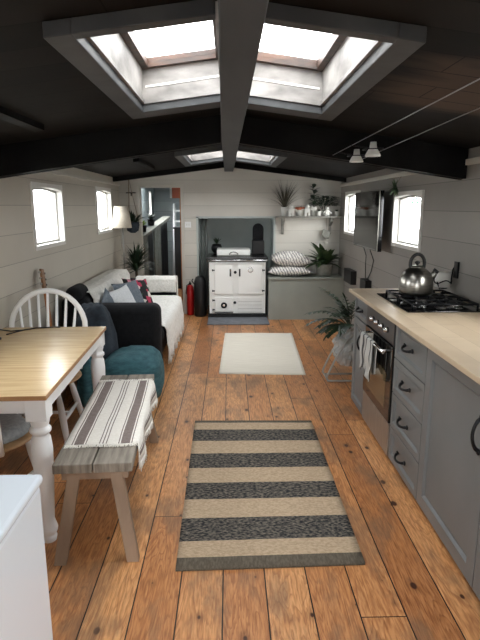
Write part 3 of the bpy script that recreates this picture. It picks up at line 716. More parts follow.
def disc(par, nm, x, z, r, mat, y_=yf-.022, t=.008):
    return MB().lathe([(r,0),(r,t),(r*.8,t+.002)], (0,0,0), 20, Matrix.Translation((x,y_,z)) @ Matrix.Rotation(radians(90),4,'X')).build(nm, mat, par)
disc(o, 'latch', .08, .63, .02, 'iron', yf); g_ = disc(d2, 'thermometer', .285, .665, .038, 'chrome'); disc(g_, 'dial', .285, .665, .026, 'enamel_white', yf-.0325, .002)
v_ = disc(d3, 'air_vent', -.075, .18, .042, 'iron'); disc(v_, 'vent_hub', -.075, .18, .018, 'chrome', yf-.033, .006); disc(o, 'riddling_knob', .075, .215, .02, 'iron', yf)
MB().box(.115, .45, yf-.008, yf, .08, .29).build('lower_panel', 'enamel_white', o, bevel=.004)
for z in (.13, .18, .23): MB().box(.12, .445, yf-.011, yf-.007, z, z+.003).build('groove', 'sash', o)
MB().box(-.2, .05, yf-.03, yf-.02, .075, .083).build('ash_lip', 'iron', o)
ld = MB().box(-.17, .29, 7.3, 7.66, .84, .925).build('lid', 'enamel_white', o, bevel=.012, seg=3)
MB().tube([(.0,7.28,.86),(.02,7.26,.885),(.06,7.255,.895),(.10,7.26,.885),(.12,7.28,.86)], .008, 8).build('handle', 'chrome', ld)
# things on the range
o = thing('trivet_kettle', 'small round black pot with sprigs on the left of the range', 'pot', (-.17, 7.7, .836))
MB().lathe([(.04,0),(.075,.05),(.08,.09),(.06,.135),(.035,.14)], (-.18,7.69,.836), 20).lathe([(.03,.10),(.05,.104)],(-.18,7.69,.836),12).build('bowl', 'iron', o)
b = MB()
for i in range(22):
    a = random.random()*2*pi; b.leaf((-.18,7.69,.97), (cos(a)*.6, sin(a)*.4, random.uniform(.4,1)), random.uniform(.08,.13), .02, .6, 3, shape='oval')
b.build('foliage', 'leaf_dark', o)
o = thing('stove_top_oven', 'black box with tall round-topped rack behind the range lid', 'box', (.42, 7.6, .836))
MB().box(.325, .495, 7.5, 7.68, .836, 1.03).build('box', 'black', o, bevel=.01)
b = MB()
for k in range(9):
    u = (k-4)/4*.068; h = .155+sqrt(max(0, .07**2-u*u))
    b.tube([(.41+u,7.6,1.03),(.41+u,7.6,1.03+h)], .004, 6)
pts = [(.34,7.6,1.03),(.34,7.6,1.19)]+[(.41-.07*cos(t),7.6,1.19+.07*sin(t)) for t in [i*pi/12 for i in range(1,12)]]+[(.48,7.6,1.19),(.48,7.6,1.03)]
b.tube(pts, .008, 8).prism([(p[0], p[2]) for p in pts], 1, 7.61, 7.62); b.build('rack', 'iron', o)
o = thing('wall_pipes', 'pair of grey vertical pipes on the left side of the recess', 'pipes', (-.36, 7.8, 0))
for x in (-.385, -.335): MB().tube([(x,7.78,0),(x,7.78,1.27),(x,7.9,1.31)], .019, 12).build('pipe', 'copperpipe', o)
tag(MB().box(-.29, .52, 6.69, 7.135, 0.0005, .015).build('hearth_slab', 'slate', bevel=.004), 'grey slate slab on the floor before the range', 'hearth')
o = thing('coal_scuttle', 'black coal scuttle with curved top left of the range', 'scuttle', (-.4, 7.28, 0))
MB().lathe([(.075,0),(.085,.02),(.088,.3),(.082,.48),(.06,.55),(.02,.565)], (-.405,7.29,0), 24).build('body', 'black', o)
MB().tube([(-.47,7.26,.44),(-.515,7.24,.50),(-.50,7.24,.53)], .008, 8).build('handle', 'black', o)
o = thing('fire_extinguisher', 'red fire extinguisher standing by the coal scuttle', 'fire extinguisher', (-.56, 7.37, 0))
MB().lathe([(.045,0),(.05,.01),(.05,.36),(.04,.41),(.018,.43)], (-.55,7.38,0), 20).build('cylinder', 'red', o)
MB().lathe([(.018,.43),(.018,.455)], (-.55,7.38,0), 12).tube([(-.55,7.38,.455),(-.55,7.33,.475)], .009).tube([(-.55,7.38,.45),(-.595,7.36,.42),(-.605,7.36,.3)], .007).build('valve', 'black', o)
o = thing('light_switch', 'white double light switch on the back wall by the recess', 'switch', (-.56, 7.44, 1.26))
MB().box(-.61, -.525, 7.441, 7.4495, 1.215, 1.295).build('plate', 'white_paint', o, bevel=.003)
for x in (-.59, -.56): MB().box(x, x+.014, 7.436, 7.441, 1.24, 1.268).build('rocker', 'pot_white', o)

# ---------------------------------------------------------------- bench box, pillows and corner plant
o = thing('bench_box', 'sage green box bench along the back wall right of the range', 'bench', (1.03, 7.2, 0))
MB().box(.53, XR-.004, 7.02, 7.435, 0, .55).build('body', 'sage', o)
MB().box(.522, XR-.004, 7.0, 7.435, .55, .572).build('lid', 'sage', o, bevel=.004)
def pillow(name, label, cat, mat, W_, H_, T, M4, group=None, seed=0, bend=.0):
    b = MB(); n_ = 18
    for sgn in (1, -1):
        def fn(u, v):
            a, c = u*2-1, v*2-1
            e = ((1-a*a)*(1-c*c))**.42 if abs(a) < 1 and abs(c) < 1 else 0
            px = a*W_/2*(1-.10*(1-c*c)), c*H_/2*(1-.10*(1-a*a))
            nn = noise.noise(Vector((a*2+seed, c*2, sgn)))*.12+noise.noise(Vector((a*5+seed, c*5, sgn)))*.04
            return M4 @ Vector((px[0], px[1], sgn*T/2*e*(1+nn) + bend*a*a))
        b.grid(fn, n_, n_)
    bmesh.ops.remove_doubles(b.b, verts=b.b.verts, dist=.0005)
    return tag(b.build(name, mat), label, cat, group)
T_ = Matrix.Translation; Rm = lambda a, ax: Matrix.Rotation(radians(a), 4, ax)
pillow('pillow', 'lower of the two patterned white pillows stacked on the bench', 'pillow', 'leafprint', .60, .40, .14, T_((.815,7.22,.645)), seed=1)
pillow('pillow', 'upper plump patterned white pillow on top of the bench stack', 'pillow', 'leafprint', .54, .36, .21, T_((.83,7.24,.80)) @ Rm(3,'Y'), seed=5)
o = thing('potted_plant', 'large leafy plant in a grey pot on the corner of the bench', 'plant', (1.31, 7.2, .573))
MB().lathe([(.085,0),(.105,.02),(.118,.15),(.12,.165),(.108,.165),(.1,.15)], (1.30,7.21,.573), 28).build('pot', 'pot_grey', o)
MB().lathe([(.101,.148),(.02,.152)], (1.30,7.21,.573), 20).build('soil', 'soil', o)
b = MB()
for i in range(70):
    a = random.random()*2*pi; el = random.uniform(.2, 2.6); Ln = random.uniform(.26, .42)
    if cos(a) > .3: Ln *= .7
    if sin(a) > .5: Ln *= .6
    b.leaf((1.30+cos(a)*.02, 7.21+sin(a)*.02, .72), (cos(a)*1, sin(a)*.8, el), Ln, .085, 1.0, 6, .2, 'oval')
clampb(b, x1=1.535, y1=7.444, z0=.58).build('foliage', 'leaf_mid', o)

# ---------------------------------------------------------------- plant shelf
o = thing('wall_shelf', 'grey wall shelf above the corner bench holding small plants', 'shelf', (1.08, 7.36, 1.37))
MB().box(.64, XR-.006, 7.24, 7.445, 1.352, 1.372).build('board', 'shelfwood', o, bevel=.003)
for x in (.72, 1.38): MB().prism([(7.444,1.352),(7.27,1.352),(7.28,1.30),(7.41,1.24),(7.42,1.14),(7.444,1.12)], 0, x, x+.035).build('bracket', 'shelfwood', o, bevel=.003)
SZ = 1.3725
def pot_plant(label, x, y, r, h, potm, leafm, kind, fh, name='potted_plant'):
    o = thing(name, label, 'plant', (x, y, SZ), group='plants on the wall shelf')
    MB().lathe([(r*.75,0),(r*.95,h*.8),(r,h),(r*.88,h),(r*.84,h*.88)], (x,y,SZ), 18).build('pot', potm, o)
    b = MB()
    if kind == 'spiky':
        for i in range(60):
            a = random.random()*2*pi; e = random.uniform(.5, 3); yy = sin(a)*(.5 if sin(a) > 0 else 1)
            b.leaf((x,y,SZ+h*.85), (cos(a), yy*.7, e), fh*random.uniform(.7,1.05), .016, .75, 6)
    elif kind == 'rubber':
        b.tube([(x,y,SZ+h*.8),(x+.01,y,SZ+h+fh*.5),(x-.02,y,SZ+h+fh)], .004, 5)
        for i in range(16):
            z = SZ+h+fh*i/15; a = i*2.4; b.leaf((x,y,z), (cos(a),sin(a)*.6,.5), .095, .06, .5, 4, .2, 'oval')
    elif kind == 'succulent':
        for i in range(30):
            a = random.random()*2*pi; b.leaf((x,y,SZ+h*.85), (cos(a),sin(a)*.7,random.uniform(.5,2.5)), fh*random.uniform(.6,1), .014, .3, 3)
    elif kind == 'trailing':
        for i in range(240):
            a = random.random()*2*pi; rr = random.random()**.5
            px_, py_ = x+cos(a)*rr*fh, y+sin(a)*rr*.07; b.leaf((px_, py_-.01, SZ+.13+.12*random.random()+.02*(1-rr)), (cos(a), sin(a)*.4, random.uniform(-.2,.5)), .05, .035, .5, 3, .2, 'oval')
        for i in range(9):
            a = i/9*2*pi; b.tube([(x,y,SZ+h*.8),(x+cos(a)*fh*.35,y+sin(a)*.02,SZ+.14),(x+cos(a)*fh*.75,y+sin(a)*.05,SZ+.18)], .003, 5)
    clampb(b, x1=1.535, y1=7.444).build('foliage', leafm, o)
pot_plant('spiky grass-like plant in a white pot at the left end of the shelf', .755, 7.35, .052, .12, 'pot_white', 'leaf_purple', 'spiky', .42)
pot_plant('small succulent in a white bowl with terracotta rim on the shelf', .965, 7.34, .062, .085, 'pot_white', 'leaf_dark', 'succulent', .1)
pot_plant('upright rubber plant with dark oval leaves in a white pot on the shelf', 1.15, 7.35, .045, .12, 'pot_white', 'leaf_dark', 'rubber', .26)
pot_plant('wide bushy dark plant in a small white pot towards the shelf corner', 1.30, 7.39, .036, .06, 'pot_white', 'leaf_dark', 'trailing', .19)
pot_plant('tiny white pot with sprigs between the white figures on the shelf', 1.215, 7.28, .033, .065, 'pot_white', 'leaf_dark', 'succulent', .05)
pot_plant('tiny white pot with sprigs at the right end of the shelf', 1.46, 7.31, .033, .065, 'pot_white', 'leaf_dark', 'succulent', .05)
q_ = [c for c in bpy.data.objects if c.get('label','').startswith('small succulent in a white bowl')][0]
MB().lathe([(.05,.084),(.066,.088),(.064,.118),(.056,.118)], (.965,7.34,SZ), 18).build('rim', 'terracotta', q_)
def figure(x, label, h=.15, arms=1):
    o = thing('white_figurine', label, 'figurine', (x, 7.275, SZ), group='white figures on the shelf'); y = 7.275; w = h*.24
    b = MB().box(x-w, x+w, y-.018, y+.018, SZ+h*.28, SZ+h*.66).box(x-w*.95, x-w*.2, y-.016, y+.016, SZ, SZ+h*.30).box(x+w*.2, x+w*.95, y-.016, y+.016, SZ, SZ+h*.30)
    b.build('body', 'pot_white', o, bevel=.006)
    MB().lathe([(.004,-.0),(w*.75,h*.05),(w*.85,h*.17),(w*.6,h*.3),(.004,h*.34)], (x,y,SZ+h*.66), 14).build('head', 'pot_white', o)
    for s in (-1, 1): MB().tube([(x+s*w*.8,y,SZ+h*.58),(x+s*w*2.1,y,SZ+h*(.56 if arms else .3))], .0085, 8).build('arm', 'pot_white', o)
figure(.87-.03, 'white figurine with arms out beside the spiky shelf plant', .15)
figure(1.055, 'white figurine with arms out right of the terracotta pot', .155)
figure(1.325, 'short white figurine with lowered arms near the shelf corner', .12, 0)
o = thing('paper_bag', 'small pale bag hanging from a hook beneath the shelf', 'bag', (1.33, 7.38, 1.1))
MB().prism([(1.30,1.20),(1.40,1.16),(1.37,1.06),(1.33,1.08),(1.28,1.10)], 1, 7.36, 7.39).build('bag', 'pot_grey', o, bevel=.008)
MB().tube([(1.34,7.375,1.18),(1.335,7.375,1.352)], .002, 5).build('string', 'rope', o)

# ---------------------------------------------------------------- dining table
o = thing('dining_table', 'pine-topped dining table with white turned legs against the left wall', 'table', (-1.15, 2.79, 0), radians(1.9))
TX = .345
b = MB().box(-.322, .348, -.655, .675, .697, .72); 
for f_ in b.b.faces: f_.material_index = 0 if abs(f_.calc_center_median().z-.72) < .001 else 1
loc_build(b, 'tabletop', ['tabletop', 'tabledge'], o, bevel=.004)
b = MB().box(-.30, .30, -.61, -.59, .625, .697).box(-.30, .30, .61, .63, .625, .697).box(-.305, -.285, -.59, .6, .625, .697).box(.305, .325, -.59, .6, .625, .697)
loc_build(b, 'apron', 'white_paint', o)
prof = [(.032,0),(.036,.02),(.030,.03),(.040,.045),(.042,.06),(.034,.085),(.030,.10),(.034,.16),(.044,.34),(.047,.42),(.042,.47),(.034,.488),(.046,.50),(.047,.512),(.036,.525),(.042,.545),(.044,.56)]
for (x, y) in ((.295,-.60),(.29,.62),(-.27,-.60),(-.27,.62)):
    b = MB().lathe([(r_, z_*1.075) for r_, z_ in prof], (x,y,0), 24).box(x-.045, x+.045, y-.045, y+.045, .598, .6965); loc_build(b, 'leg', 'white_paint', o, bevel=.002)
tag(MB().tube([(-1.49,3.37,.726),(-1.40,3.33,.724),(-1.33,3.36,.724),(-1.27,3.45-.03,.724),(-1.2,3.43,.724),(-1.16,3.45,.724),(-1.12,3.44,.724)], .004, 6).tube([(-1.33,3.36,.724),(-1.39,3.24,.724)], .004, 6).build('cable', 'black'), 'thin black cable lying on the far edge of the table', 'cable')
b = MB().tube([(-1.47,3.10,.7245),(-1.43,3.14,.7245),(-1.385,3.15,.7245),(-1.375,3.12,.7245),(-1.40,3.06,.7245),(-1.43,3.03,.7245)], .004, 6).lathe([(.016,0),(.018,.005),(.012,.011)], (-1.435,3.02,.7205), 12)
tag(b.build('key_cord', 'black'), 'small black cord with a round fob on the table by the wall', 'cord')

# windsor chairs
def chair(label, loc, rz):
    o = thing('windsor_chair', label, 'chair', loc, rz, 'white windsor chairs at the table')
    b = MB().lathe([(.17,.425),(.23,.43),(.242,.44),(.236,.452),(.19,.449),(.02,.444)], (0,0,0), 32, None, 1.05, 1.0); loc_build(b, 'seat', 'seatwood', o)
    for sx in (-1, 1):
        for sy in (-1, 1):
            P0 = (sx*.135, sy*.13, .43); P1 = (sx*.205, sy*(.20 if sy < 0 else .24), 0)
            q = [Vector(P0).lerp(Vector(P1), t) for t in (0, .15, .3, .5, .7, .85, 1)]
            loc_build(MB().tube(q, [.013,.015,.02,.021,.019,.016,.012], 10), 'leg', 'white_paint', o)
    b = MB()
    for sx in (-1, 1): b.tube([(sx*.172,-.165,.20),(sx*.172,.0,.2),(sx*.172,.188,.20)], [.009,.013,.009], 8)
    b.tube([(-.172,0,.2),(0,0,.2),(.172,0,.2)], [.009,.013,.009], 8); loc_build(b, 'stretcher', 'white_paint', o)
    hp = [(-.205,.17,.44),(-.225,.205,.55),(-.243,.235,.68)]; 
    for i in range(1, 16):
        t = pi*i/16; hp.append((-.245*cos(t), .24+.035*sin(t), .70+.255*sin(t)))
    hp += [(.243,.235,.68),(.225,.205,.55),(.205,.17,.44)]
    loc_build(MB().tube(hp, .018, 12), 'back_hoop', 'white_paint', o)
    for k in range(7):
        u = (k-3)/3; xt = u*.185; ht = .70+.255*sqrt(max(0, 1-(xt/.245)**2)); yt = .24+.035*sqrt(max(0, 1-(xt/.245)**2))
        loc_build(MB().tube([(u*.13,.195,.445),(u*.16,.215,.62),(xt,yt,ht)], [.009,.011,.008], 8), 'spindle', 'white_paint', o)
    def fn(u, v):
        a, c = u*2-1, v*2-1; r = max(abs(a), abs(c)); rr = sqrt(a*a+c*c) or 1; k = r/rr
        return Vector((a*k*.215, c*k*.20-.02, .455+.045*(1-r**4)**.5 if r < 1 else .455))
    b = MB(); b.grid(fn, 14, 14); b.grid(lambda u, v: Vector((fn(u,v).x, fn(u,v).y, .4535)), 14, 14); bmesh.ops.remove_doubles(b.b, verts=b.b.verts, dist=.002)
    cu = loc_build(b, 'seat_pad', 'cushion_grey', o)
    return o
c1 = chair('white hoop-backed windsor chair on the far side of the table', (-1.205, 3.25, 0), radians(2))
c2 = dup(c1, None, (-1.18, 2.37, 0), radians(170), 'white chair with grey seat pad tucked under the near end of the table')

# ---------------------------------------------------------------- wooden bench with runner
o = thing('wooden_bench', 'weathered grey plank bench on splayed legs beside the table', 'bench', (-.612, 2.62, 0), radians(3.4))
for (a, c) in ((-.165, -.003), (.003, .165)): loc_build(MB().box(a, c, -.565, .645, .408, .45), 'plank', 'bench_top', o, bevel=.004)
for sy in (-1, 1):
    for sx in (-1, 1):
        T0 = Vector((sx*.085, sy*(.54 if sy > 0 else .50), .4075)); T1 = Vector((sx*.155, sy*(.60 if sy > 0 else .58), 0)); b = MB()
        v = []
        for p in (T1, T0):
            for dx, dy in ((-.026,-.02),(.026,-.02),(.026,.02),(-.026,.02)): v.append(b.b.verts.new((p.x+dx, p.y+dy, p.z)))
        for q in ((0,1,2,3),(7,6,5,4),(0,4,5,1),(1,5,6,2),(2,6,7,3),(3,7,4,0)): b._f([v[i] for i in q])
        loc_build(b, 'leg', 'bench_leg', o, bevel=.002)
    loc_build(MB().box(-.14, .14, sy*(.545 if sy > 0 else .505)-.02, sy*(.545 if sy > 0 else .505)+.02, .36, .4078), 'cross_bar', 'bench_leg', o)
# runner: stripes are separate faces of the cloth
rt = thing('striped_runner', 'white table runner with taupe stripes and fringe draped on the bench', 'cloth', (-.612, 2.62, .45), radians(3.4))
DRL = .10; Wt = .318+DRL     # cloth width: bench top then the drop on the aisle side
RY0, RY1 = -.385, .50
def rp(sx, y):
    """cloth arc length from the wall-side edge -> local position"""
    top = .318; z = .0035+.0015*sin(y*23+sx*30)
    if sx < top: return Vector((-.155+sx+.0015*sin(y*9), y, z))
    d = sx-top; 
    return Vector((.163+min(d,.012)+.012*sin(y*17)*d/DRL+.02*d, y, z-max(0, d-.006)))
bands = [(0,.028,0),(.028,.033,1),(.033,.039,0),(.039,.083,1),(.083,.089,0),(.089,.094,1),(.094,.150,0),(.150,.155,1),(.155,.165,0),(.165,.170,1),(.170,.180,0),(.180,.185,1),(.185,.236,0),(.236,.241,1),(.241,.247,0),(.247,.289,1),(.289,.295,0),(.295,.300,1),(.300,.318,0),(.318,.326,0),(.326,.36,0),(.36,.365,1),(.365,.372,0),(.372,.39,1),(.39,Wt,0)]
b = MB(); NY = 40
for (a, c, mi) in bands:
    b.grid(lambda u, v, a=a, c=c: rp(a+(c-a)*u, RY0+(RY1-RY0)*v), 1, NY, True, lambda i, j, mi=mi: mi)
bmesh.ops.remove_doubles(b.b, verts=b.b.verts, dist=.0004)
loc_build(b, 'cloth', ['runner_white', 'runner_taupe'], rt, solid=.003)
b = MB()
def strand(p, d, Ln): b.tube([p, p+d*Ln*.5+Vector((random.uniform(-.003,.003),random.uniform(-.003,.003),0)), p+d*Ln+Vector((random.uniform(-.004,.004),random.uniform(-.004,.004),0))], .0022, 4)
for k in range(110):
    s_ = k/109*.318; strand(rp(s_, RY0)+Vector((0,0,.0015)), Vector((random.uniform(-.3,.3),-1,0)), .028); strand(rp(s_, RY1)+Vector((0,0,.0015)), Vector((random.uniform(-.3,.3),1,0)), .028)
for k in range(150):
    strand(rp(Wt, RY0+(RY1-RY0)*k/149), Vector((.15,random.uniform(-.3,.3),-1)), random.uniform(.025,.045))
for k in range(14):
    strand(rp(.33+k*.006, RY0), Vector((0.1,-.7,-1)).normalized(), .04)
loc_build(b, 'fringe', 'runner_white', rt)

# ---------------------------------------------------------------- rugs
def rug(name, label, cat, corners, rows, mats, t=.012, nx=20, wav=.0):
    A_, B2, C_, D_ = [Vector((*c, 0)) for c in corners]   # near-left, near-right, far-right, far-left
    b = MB()
    def P(u, v): 
        p = (A_.lerp(B2, u)).lerp(D_.lerp(C_, u), v); p.z = t+.0015*noise.noise(p*9)+wav*noise.noise(Vector((p.x*2, p.y*14, 0)))
        return p
    for (a, c, mi) in rows:
        b.grid(lambda u, v: P(u, a+(c-a)*v), nx, max(1, int((c-a)*40)), True, lambda i, j: mi)
    bmesh.ops.remove_doubles(b.b, verts=b.b.verts, dist=.0005)
    bnd = [e for e in b.b.edges if e.is_boundary]
    r = bmesh.ops.extrude_edge_only(b.b, edges=bnd); vv = [v for v in r['geom'] if isinstance(v, bmesh.types.BMVert)]
    for v in vv: v.co.z = .0008
    o = b.build(name, mats); return tag(o, label, cat)
RUGROWS = [(0,.046,0),(.046,.119,1),(.119,.234,2),(.234,.342,1),(.342,.449,2),(.449,.557,1),(.557,.674,2),(.674,.788,1),(.788,.901,2),(.901,.975,1),(.975,1,0)]
rug('striped_rug', 'charcoal and beige striped woven rug on the floorboards in front', 'rug',
    [(-.232,1.966),(.578,1.992),(.580,3.535),(-.249,3.548)], RUGROWS, ['rugend', 'jute', 'charcoal'])
rug('cream_rug', 'plain cream cotton rug between the striped rug and the range', 'rug',
    [(-.098,4.653),(.691,4.60),(.75,6.19),(-.055,6.207)], [(0,1,0)], ['cream'], t=.012, nx=24, wav=.006)

# ---------------------------------------------------------------- sofa along the left wall
def rbox(name, mat, par, x0, x1, y0, y1, z0, z1, r, seg=5): return MB().box(x0, x1, y0, y1, z0, z1).build(name, mat, par, bevel=r, seg=seg)
o = thing('sofa', 'black two-seat sofa along the left wall under the windows', 'sofa', (-1.02, 5.5, 0))
rbox('base', 'leather', o, -1.44, -.66, 4.52, 6.56, .07, .30, .03)
rbox('seat_cushion', 'leather', o, -1.30, -.60, 4.66, 5.57, .29, .425, .05)
rbox('seat_cushion', 'leather', o, -1.30, -.60, 5.58, 6.44, .29, .425, .05)
rbox('backrest', 'leather', o, -1.46, -1.22, 4.50, 6.58, .20, .745, .08)
rbox('armrest', 'leather', o, -1.40, -.60, 4.44, 4.66, .07, .68, .07, 6)
rbox('armrest', 'leather', o, -1.40, -.66, 6.44, 6.64, .07, .63, .06, 6)
for x in (-1.36, -.70):
    for y in (4.54, 6.52): MB().lathe([(.02,0),(.026,.072)], (x,y,0), 10).build('leg', 'black', o)
def drape(name, label, path, y0, y1, mat, fringe=None, amp=.006, par=None, axis=1, nv=40, wav=.0, seed=0):
    """a cloth that follows a profile path [(x,z)...] and runs from y0 to y1."""
    pts = [Vector((p[0], 0, p[1])) for p in path]; d = [0]
    for a, c in zip(pts, pts[1:]): d.append(d[-1]+(c-a).length)
    def at(s):
        s *= d[-1]
        for i in range(len(pts)-1):
            if s <= d[i+1]+1e-9: return pts[i].lerp(pts[i+1], (s-d[i])/(d[i+1]-d[i]))
        return pts[-1]
    def fn(u, v):
        p = at(u); y = y0+(y1-y0)*v + .02*noise.noise(Vector((u*3+seed, v, 0)))
        n_ = noise.noise(Vector((u*6+seed, v*9, 1)))*amp + noise.noise(Vector((u*16, v*20+seed, 2)))*amp*.4 
        w_ = wav*sin(v*38+seed)*max(0, u-.6)/.4
        q = Vector((p.x+abs(n_)+w_, y, p.z+abs(n_)))
        return q if axis == 1 else q
    b = MB(); b.grid(fn, 44, nv)
    root = thing(name, label, 'throw', (fn(.5,.5).x, (y0+y1)/2, fn(.5,.5).z))
    b.build('cloth', mat, root, solid=.006)
    if fringe:
        b = MB()
        for k in range(fringe):
            p = fn(1, k/(fringe-1)); dz = random.uniform(.04, .07)
            b.tube([p, p+Vector((random.uniform(-.004,.01), random.uniform(-.006,.006), -dz*.5)), p+Vector((random.uniform(-.004,.01), random.uniform(-.01,.01), -dz))], .003, 4)
        b.build('fringe', mat, root)
    return root
drape('throw_blanket', 'white fringed throw covering the sofa seat and hanging down the front', [(-1.20,.445),(-1.0,.445),(-.75,.448),(-.64,.443),(-.592,.425),(-.580,.38),(-.572,.25),(-.566,.12)], 4.75, 6.36, 'throw', 150, .012, wav=.012)
drape('throw_blanket', 'pale grey throw laid over the sofa backrest', [(-1.475,.60),(-1.475,.70),(-1.44,.757),(-1.34,.765),(-1.24,.757),(-1.205,.70),(-1.198,.58),(-1.19,.47)], 4.66, 6.40, 'throw_grey', None, .010, seed=4)
# throw over far arm: profile runs across y, build by rotating
def armthrow():
    path = [(6.42,.47),(6.418,.56),(6.43,.625),(6.47,.648),(6.55,.652),(6.61,.645),(6.65,.62),(6.66,.5),(6.66,.35)]
    root = thing('throw_blanket', 'white ribbed throw folded over the far sofa arm', 'throw', (-.9, 6.54, .65))
    def fn(u, v):
        s = u*(len(path)-1); i = min(int(s), len(path)-2); t = s-i
        y = path[i][0]*(1-t)+path[i+1][0]*t; z = path[i][1]*(1-t)+path[i+1][1]*t
        n_ = noise.noise(Vector((u*5, v*5, 3)))*.006
        return Vector((-1.14+v*.49, y+(-abs(n_) if u < .5 else abs(n_)), z+abs(n_)+.006+.003*sin(u*60)))
    b = MB(); b.grid(fn, 60, 24); b.build('cloth', 'throw', root, solid=.006)
armthrow()
def cush(label, mat, x, y, z, W_, H_, T, ry, rzz, seed, tilt=0):
    M4 = T_((x, y, z)) @ Rm(rzz, 'Z') @ Rm(ry, 'Y') @ Rm(90, 'Z') @ Rm(tilt, 'Z')
    return pillow('cushion', label, 'cushion', mat, W_, H_, T, M4, 'cushions on the sofa', seed)
cush('light grey square cushion in the middle of the sofa cushions', 'lightgrey', -1.02, 5.05, .575, .40, .36, .12, 62, -24, 2, 4)
cush('blue-grey cushion peeking out at the left behind the near sofa arm', 'bluegrey', -1.10, 4.88, .55, .34, .32, .10, 68, -18, 9, 35)
cush('dark blue-grey cushion leaning between the light grey and floral cushions', 'bluegrey', -1.02, 5.40, .585, .38, .36, .11, 64, -30, 4)
cush('floral black, pink and white cushion farthest along the sofa', 'floral', -.98, 5.68, .58, .38, .36, .11, 64, -30, 6, -8)
tag(MB().lathe([(.02,-.16),(.06,-.15),(.075,-.10),(.075,.10),(.06,.15),(.02,.16)], (0,0,0), 24, T_((-1.34,4.64,.755)) @ Rm(90,'X') @ Rm(0,'Z')).build('sofa_back_cap', 'leather'), 'rounded black end cap at the near corner of the sofa back', 'cushion')  # rounded end of the sofa back, made as a separate roll

# floor cushions between the table and the sofa
def blob(name, label, cat, mat, c, r, seed, top=1.0, pw=2.6, n1=28, n2=36, wr=.05):
    b = MB(); rings = []
    for i in range(n1+1):
        ph = -pi/2+pi*i/n1; ring = []
        for k in range(n2):
            th = 2*pi*k/n2; cx = abs(cos(ph))**(2/pw)*math.copysign(abs(cos(th))**(2/pw), cos(th)); cy = abs(cos(ph))**(2/pw)*math.copysign(abs(sin(th))**(2/pw), sin(th)); cz = math.copysign(abs(sin(ph))**(2/pw), sin(ph))
            nn = 1+wr*noise.noise(Vector((cx*1.6+seed, cy*1.6, cz*1.6)))+wr*.4*noise.noise(Vector((cx*5+seed, cy*5, cz*5)))
            ring.append(b.b.verts.new((c[0]+cx*r[0]*nn, c[1]+cy*r[1]*nn, max(.001, c[2]+cz*r[2]*nn))))
        rings.append(ring)
    for a, d_ in zip(rings, rings[1:]):
        for k in range(n2): b._f([a[k], a[(k+1)%n2], d_[(k+1)%n2], d_[k]], True)
    bmesh.ops.remove_doubles(b.b, verts=b.b.verts, dist=.0008)
    return tag(b.build(name, mat), label, cat)
blob('floor_pouf', 'plump teal floor cushion on the floor before the sofa arm', 'pouf', 'teal', (-.755,3.98,.215), (.235,.31,.205), 3, pw=2.9, wr=.08)
blob('floor_cushion', 'folded teal cushion wedged beside the plump teal pouf', 'cushion', 'teal', (-1.045,3.80,.24), (.085,.14,.24), 8, pw=2.2, wr=.2)
blob('bean_bag', 'dark navy bean bag heaped between the chair and the sofa arm', 'bean bag', 'navy', (-1.10,4.20,.36), (.17,.21,.38), 5, pw=2.3, wr=.16)

# guitar leaning on the left wall behind the table
o = thing('guitar', 'acoustic guitar with its headstock leaning against the left wall', 'guitar', (-1.34, 3.92, 0))
G = T_((-1.335,3.90,0.01)) @ Rm(-12,'X') @ Rm(-8,'Y')
def gp(b): b.b.transform(G); return b
out = []
for i in range(40):
    t = 2*pi*i/40; z = .24-.24*cos(t); w = (.165 if z < .24 else .125)*abs(sin(t))**.8*(1-.28*math.exp(-((z-.29)/.07)**2)); out.append((math.copysign(w, sin(t)), z))
gp(MB().prism(out, 0, -.04, .04)).build('body', 'uke', o, bevel=.004)
gp(MB().box(.025, .045, -.022, .022, .44, .90)).build('neck', 'doorwood', o, bevel=.003)
gp(MB().box(.022, .040, -.030, .030, .90, 1.05)).build('headstock', 'uke', o, bevel=.004)
for s in (-1, 1):
    for k in range(3): gp(MB().tube([(.03, s*.028, .93+k*.045), (.03, s*.055, .93+k*.045)], [.006,.010], 8)).build('tuning_peg', 'chrome', o)

# floor lamp, hanging planter and palm in the far left corner
o = thing('floor_lamp', 'floor lamp with pale drum shade in the far left corner', 'lamp', (-1.36, 6.86, 0))
MB().lathe([(.10,0),(.10,.015),(.015,.03)], (-1.36,6.90,0), 20).tube([(-1.36,6.90,.02),(-1.36,6.90,1.28)], .009, 10).build('pole', 'sash', o)
b = MB().lathe([(.125,0),(.088,.27),(.085,.27),(.122,0)], (-1.365,6.88,1.235), 32); b.build('lamp_shade', 'shade', o)
MB().lathe([(.012,.0),(.028,.03),(.028,.09),(.01,.11)], (-1.36,6.89,1.27), 12).build('bulb', 'pot_white', o)
o = thing('hanging_planter', 'dark pot plant hanging on cords in the far left corner', 'plant', (-1.27, 7.12, 1.2))
MB().lathe([(.03,0),(.075,.03),(.09,.10),(.085,.14),(.08,.14),(.075,.11)], (-1.27,7.12,1.16), 20).build('pot', 'navy', o)
b = MB()
for a in (0, 2.1, 4.2): b.tube([(-1.27+.086*cos(a),7.12+.086*sin(a),1.28),(-1.30,7.12,1.86)], .003, 5)
b.build('cord', 'rope', o)
b = MB()
for i in range(50):
    a = random.random()*2*pi; b.leaf((-1.27+cos(a)*.04,7.12+sin(a)*.04,1.28), (cos(a),sin(a)*.6-.2,random.uniform(.2,2.4)), random.uniform(.10,.22), .022, 1.0, 4, .2, 'oval')
clampb(b, x0=-1.49, y1=7.444).build('foliage', 'leaf_dark', o)
o = thing('potted_palm', 'dark spiky palm standing behind the far sofa arm', 'plant', (-1.25, 6.98, 0))
MB().lathe([(.09,0),(.12,.02),(.14,.3),(.13,.3),(.12,.27)], (-1.22,6.98,0), 22).build('pot', 'pot_grey', o)
